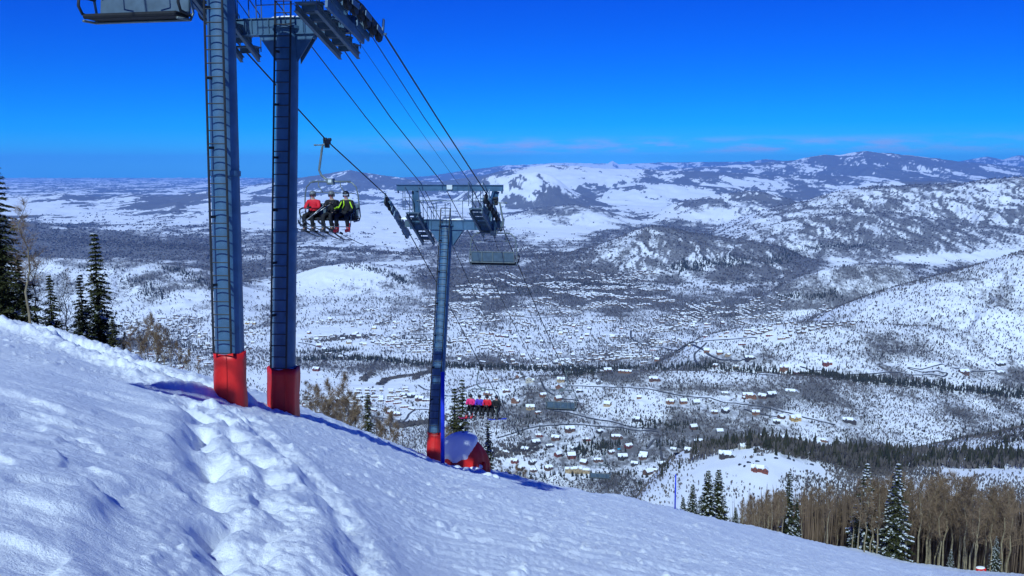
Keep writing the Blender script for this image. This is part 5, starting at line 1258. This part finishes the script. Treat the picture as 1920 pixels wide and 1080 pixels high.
gear('snowboard', aL + dn, D3(62, 28), 1.65, .28, 'ski', 'dark snowboard hanging from the left boot of the lime-trimmed rider', 'snowboard', back=1.05, th=.02)
# four riders on the far chair
for x, lb, jk, pt, hm_, bt, sk in [(-.72, 'rider in a pink jacket, left seat of the far occupied chair', 'pinkj', 'black', 'helmetb', 'redboot', 'pinkski'), (-.14, 'rider in a purple blue jacket, second seat of the far occupied chair', 'purplej', 'black', 'helmetb', 'boot', None),
                           (.36, 'rider in a bright red jacket, third seat of the far occupied chair', 'redj', 'black', 'helmetb', 'boot', None), (.98, 'rider dressed in black, right end of the far occupied chair', 'black', 'black', 'helmetb', 'boot', 'ski')]:
    p, aL, aR, hL, hR = person(ch4, x, lb, jk, pt, hm_, 'lensd', bt, hands=((-.10, -.36, .34), (.12, -.36, .34)))
    if sk == 'pinkski':
        gear('ski', aL + dn, D3(40, 6), 1.4, .11, 'pinkski', 'pink left ski of the rider in pink on the far chair', 'ski'); gear('ski', aR + dn, D3(46, -10), 1.4, .09, 'ski', 'grey right ski of the rider in pink on the far chair', 'ski')
    elif sk: 
        gear('snowboard', aR + dn, D3(60, 2), 1.3, .24, 'bluepole', 'blue snowboard edge under the rider in black on the far chair', 'snowboard', back=.6); ski_pole(hL + Vector((0, 0, .05)), hL + fw @ Vector((.28, -.2, -.75)), 'ski pole held by the rider in black on the far chair')
# ------------------------------------------------------------------ light, sky, haze
EL = R(44); SDIR = Vector((-.285 * math.cos(EL), -.958 * math.cos(EL), math.sin(EL))).normalized()
sun = bpy.data.lights.new('sun', 'SUN'); sun.energy = 4.3; sun.angle = R(.5); sun.color = (.76, .96, 1)
so = bpy.data.objects.new('sun', sun); COL.objects.link(so); so.location = SDIR * 60
so.rotation_euler = (-SDIR).to_track_quat('-Z', 'Y').to_euler()
w = bpy.data.worlds.new('World'); SC.world = w; w.use_nodes = True; nt = w.node_tree; N = nt.nodes; L = nt.links
bg = N['Background']; bg.inputs['Strength'].default_value = .115
sky = N.new('ShaderNodeTexSky'); sky.sky_type = 'NISHITA'; sky.sun_disc = False; sky.sun_elevation = EL
sky.sun_rotation = math.atan2(SDIR.x, SDIR.y) % (2 * math.pi); sky.altitude = 2800; sky.air_density = 1.0; sky.dust_density = .1; sky.ozone_density = 3.0
hs = N.new('ShaderNodeHueSaturation'); hs.inputs['Saturation'].default_value = 1.35; hs.inputs['Value'].default_value = 1
L.new(sky.outputs[0], hs.inputs['Color'])
tint = N.new('ShaderNodeMix'); tint.data_type = 'RGBA'; tint.blend_type = 'MULTIPLY'; tint.inputs[0].default_value = 1
tint.inputs[7].default_value = (.10, .46, 1.1, 1); L.new(hs.outputs[0], tint.inputs[6])
sp_ = N.new('ShaderNodeSeparateColor'); L.new(tint.outputs[2], sp_.inputs[0])
def mth(op, a, b):
    n = N.new('ShaderNodeMath'); n.operation = op
    L.new(a, n.inputs[0]); n.inputs[1].default_value = b; return n.outputs[0]
cr_ = mth('MAXIMUM', mth('MULTIPLY_ADD', sp_.outputs[0], 1.3), 0.0); cr_.node.inputs[0].links[0].from_node.inputs[2].default_value = -.62
cg_ = mth('MULTIPLY', mth('POWER', sp_.outputs[1], 1.5), .54)
cc_ = N.new('ShaderNodeCombineColor'); L.new(cr_, cc_.inputs[0]); L.new(cg_, cc_.inputs[1]); L.new(sp_.outputs[2], cc_.inputs[2])
# thin fair-weather clouds low over the horizon
tc = N.new('ShaderNodeTexCoord'); mp = N.new('ShaderNodeMapping'); mp.inputs['Scale'].default_value = (9, 9, 55); L.new(tc.outputs['Generated'], mp.inputs['Vector'])
cn = N.new('ShaderNodeTexNoise'); cn.inputs['Scale'].default_value = 1.3; cn.inputs['Detail'].default_value = 7; cn.inputs['Roughness'].default_value = .6; L.new(mp.outputs[0], cn.inputs['Vector'])
cr = N.new('ShaderNodeMapRange'); cr.interpolation_type = 'SMOOTHSTEP'; cr.inputs[1].default_value = .38; cr.inputs[2].default_value = .60; L.new(cn.outputs['Fac'], cr.inputs[0])
sx = N.new('ShaderNodeSeparateXYZ'); L.new(tc.outputs['Generated'], sx.inputs[0])
def band(a, b, c, d, src):
    r1 = N.new('ShaderNodeMapRange'); r1.interpolation_type = 'SMOOTHSTEP'; r1.inputs[1].default_value = a; r1.inputs[2].default_value = b; L.new(src, r1.inputs[0])
    r2 = N.new('ShaderNodeMapRange'); r2.interpolation_type = 'SMOOTHSTEP'; r2.inputs[1].default_value = d; r2.inputs[2].default_value = c; L.new(src, r2.inputs[0])
    q = N.new('ShaderNodeMath'); q.operation = 'MULTIPLY'; L.new(r1.outputs[0], q.inputs[0]); L.new(r2.outputs[0], q.inputs[1]); return q.outputs[0]
b1 = band(.012, .021, .024, .036, sx.outputs['Z'])
b2 = band(-.26, .02, .38, .60, sx.outputs['X'])
q = N.new('ShaderNodeMath'); q.operation = 'MULTIPLY'; L.new(b1, q.inputs[0]); L.new(b2, q.inputs[1])
q2 = N.new('ShaderNodeMath'); q2.operation = 'MULTIPLY'; L.new(q.outputs[0], q2.inputs[0]); L.new(cr.outputs[0], q2.inputs[1])
q3 = N.new('ShaderNodeMath'); q3.operation = 'MULTIPLY'; q3.inputs[1].default_value = .85; L.new(q2.outputs[0], q3.inputs[0])
cm = N.new('ShaderNodeMix'); cm.data_type = 'RGBA'; cm.inputs[7].default_value = (2.9, 4.3, 7.9, 1)
L.new(q3.outputs[0], cm.inputs[0]); L.new(cc_.outputs[0], cm.inputs[6]); L.new(cm.outputs[2], bg.inputs['Color'])
hb = MB().box((0, 30000, (-900 + 850) / 2), (230000, 73000, 1750))
hm = bpy.data.materials.new('valley_haze'); hm.use_nodes = True; hn = hm.node_tree.nodes; hl = hm.node_tree.links
hn.remove(hn['Principled BSDF']); pv = hn.new('ShaderNodeVolumePrincipled'); pv.inputs['Color'].default_value = (.12, .40, 1, 1)
pv.inputs['Density'].default_value = 2.0e-5; pv.inputs['Anisotropy'].default_value = .0
hl.new(pv.outputs[0], hn['Material Output'].inputs['Volume'])
tag(hb.build('haze', hm), kind='stuff')
SC.view_settings.view_transform = 'Standard'; SC.view_settings.look = 'None'; SC.view_settings.exposure = 0; SC.view_settings.gamma = 1
SC.render.engine = 'CYCLES'; SC.cycles.use_denoising = True; SC.cycles.max_bounces = 6; SC.cycles.diffuse_bounces = 3; SC.cycles.volume_bounces = 1
SC.cycles.transparent_max_bounces = 8; SC.cycles.caustics_reflective = False; SC.cycles.caustics_refractive = False
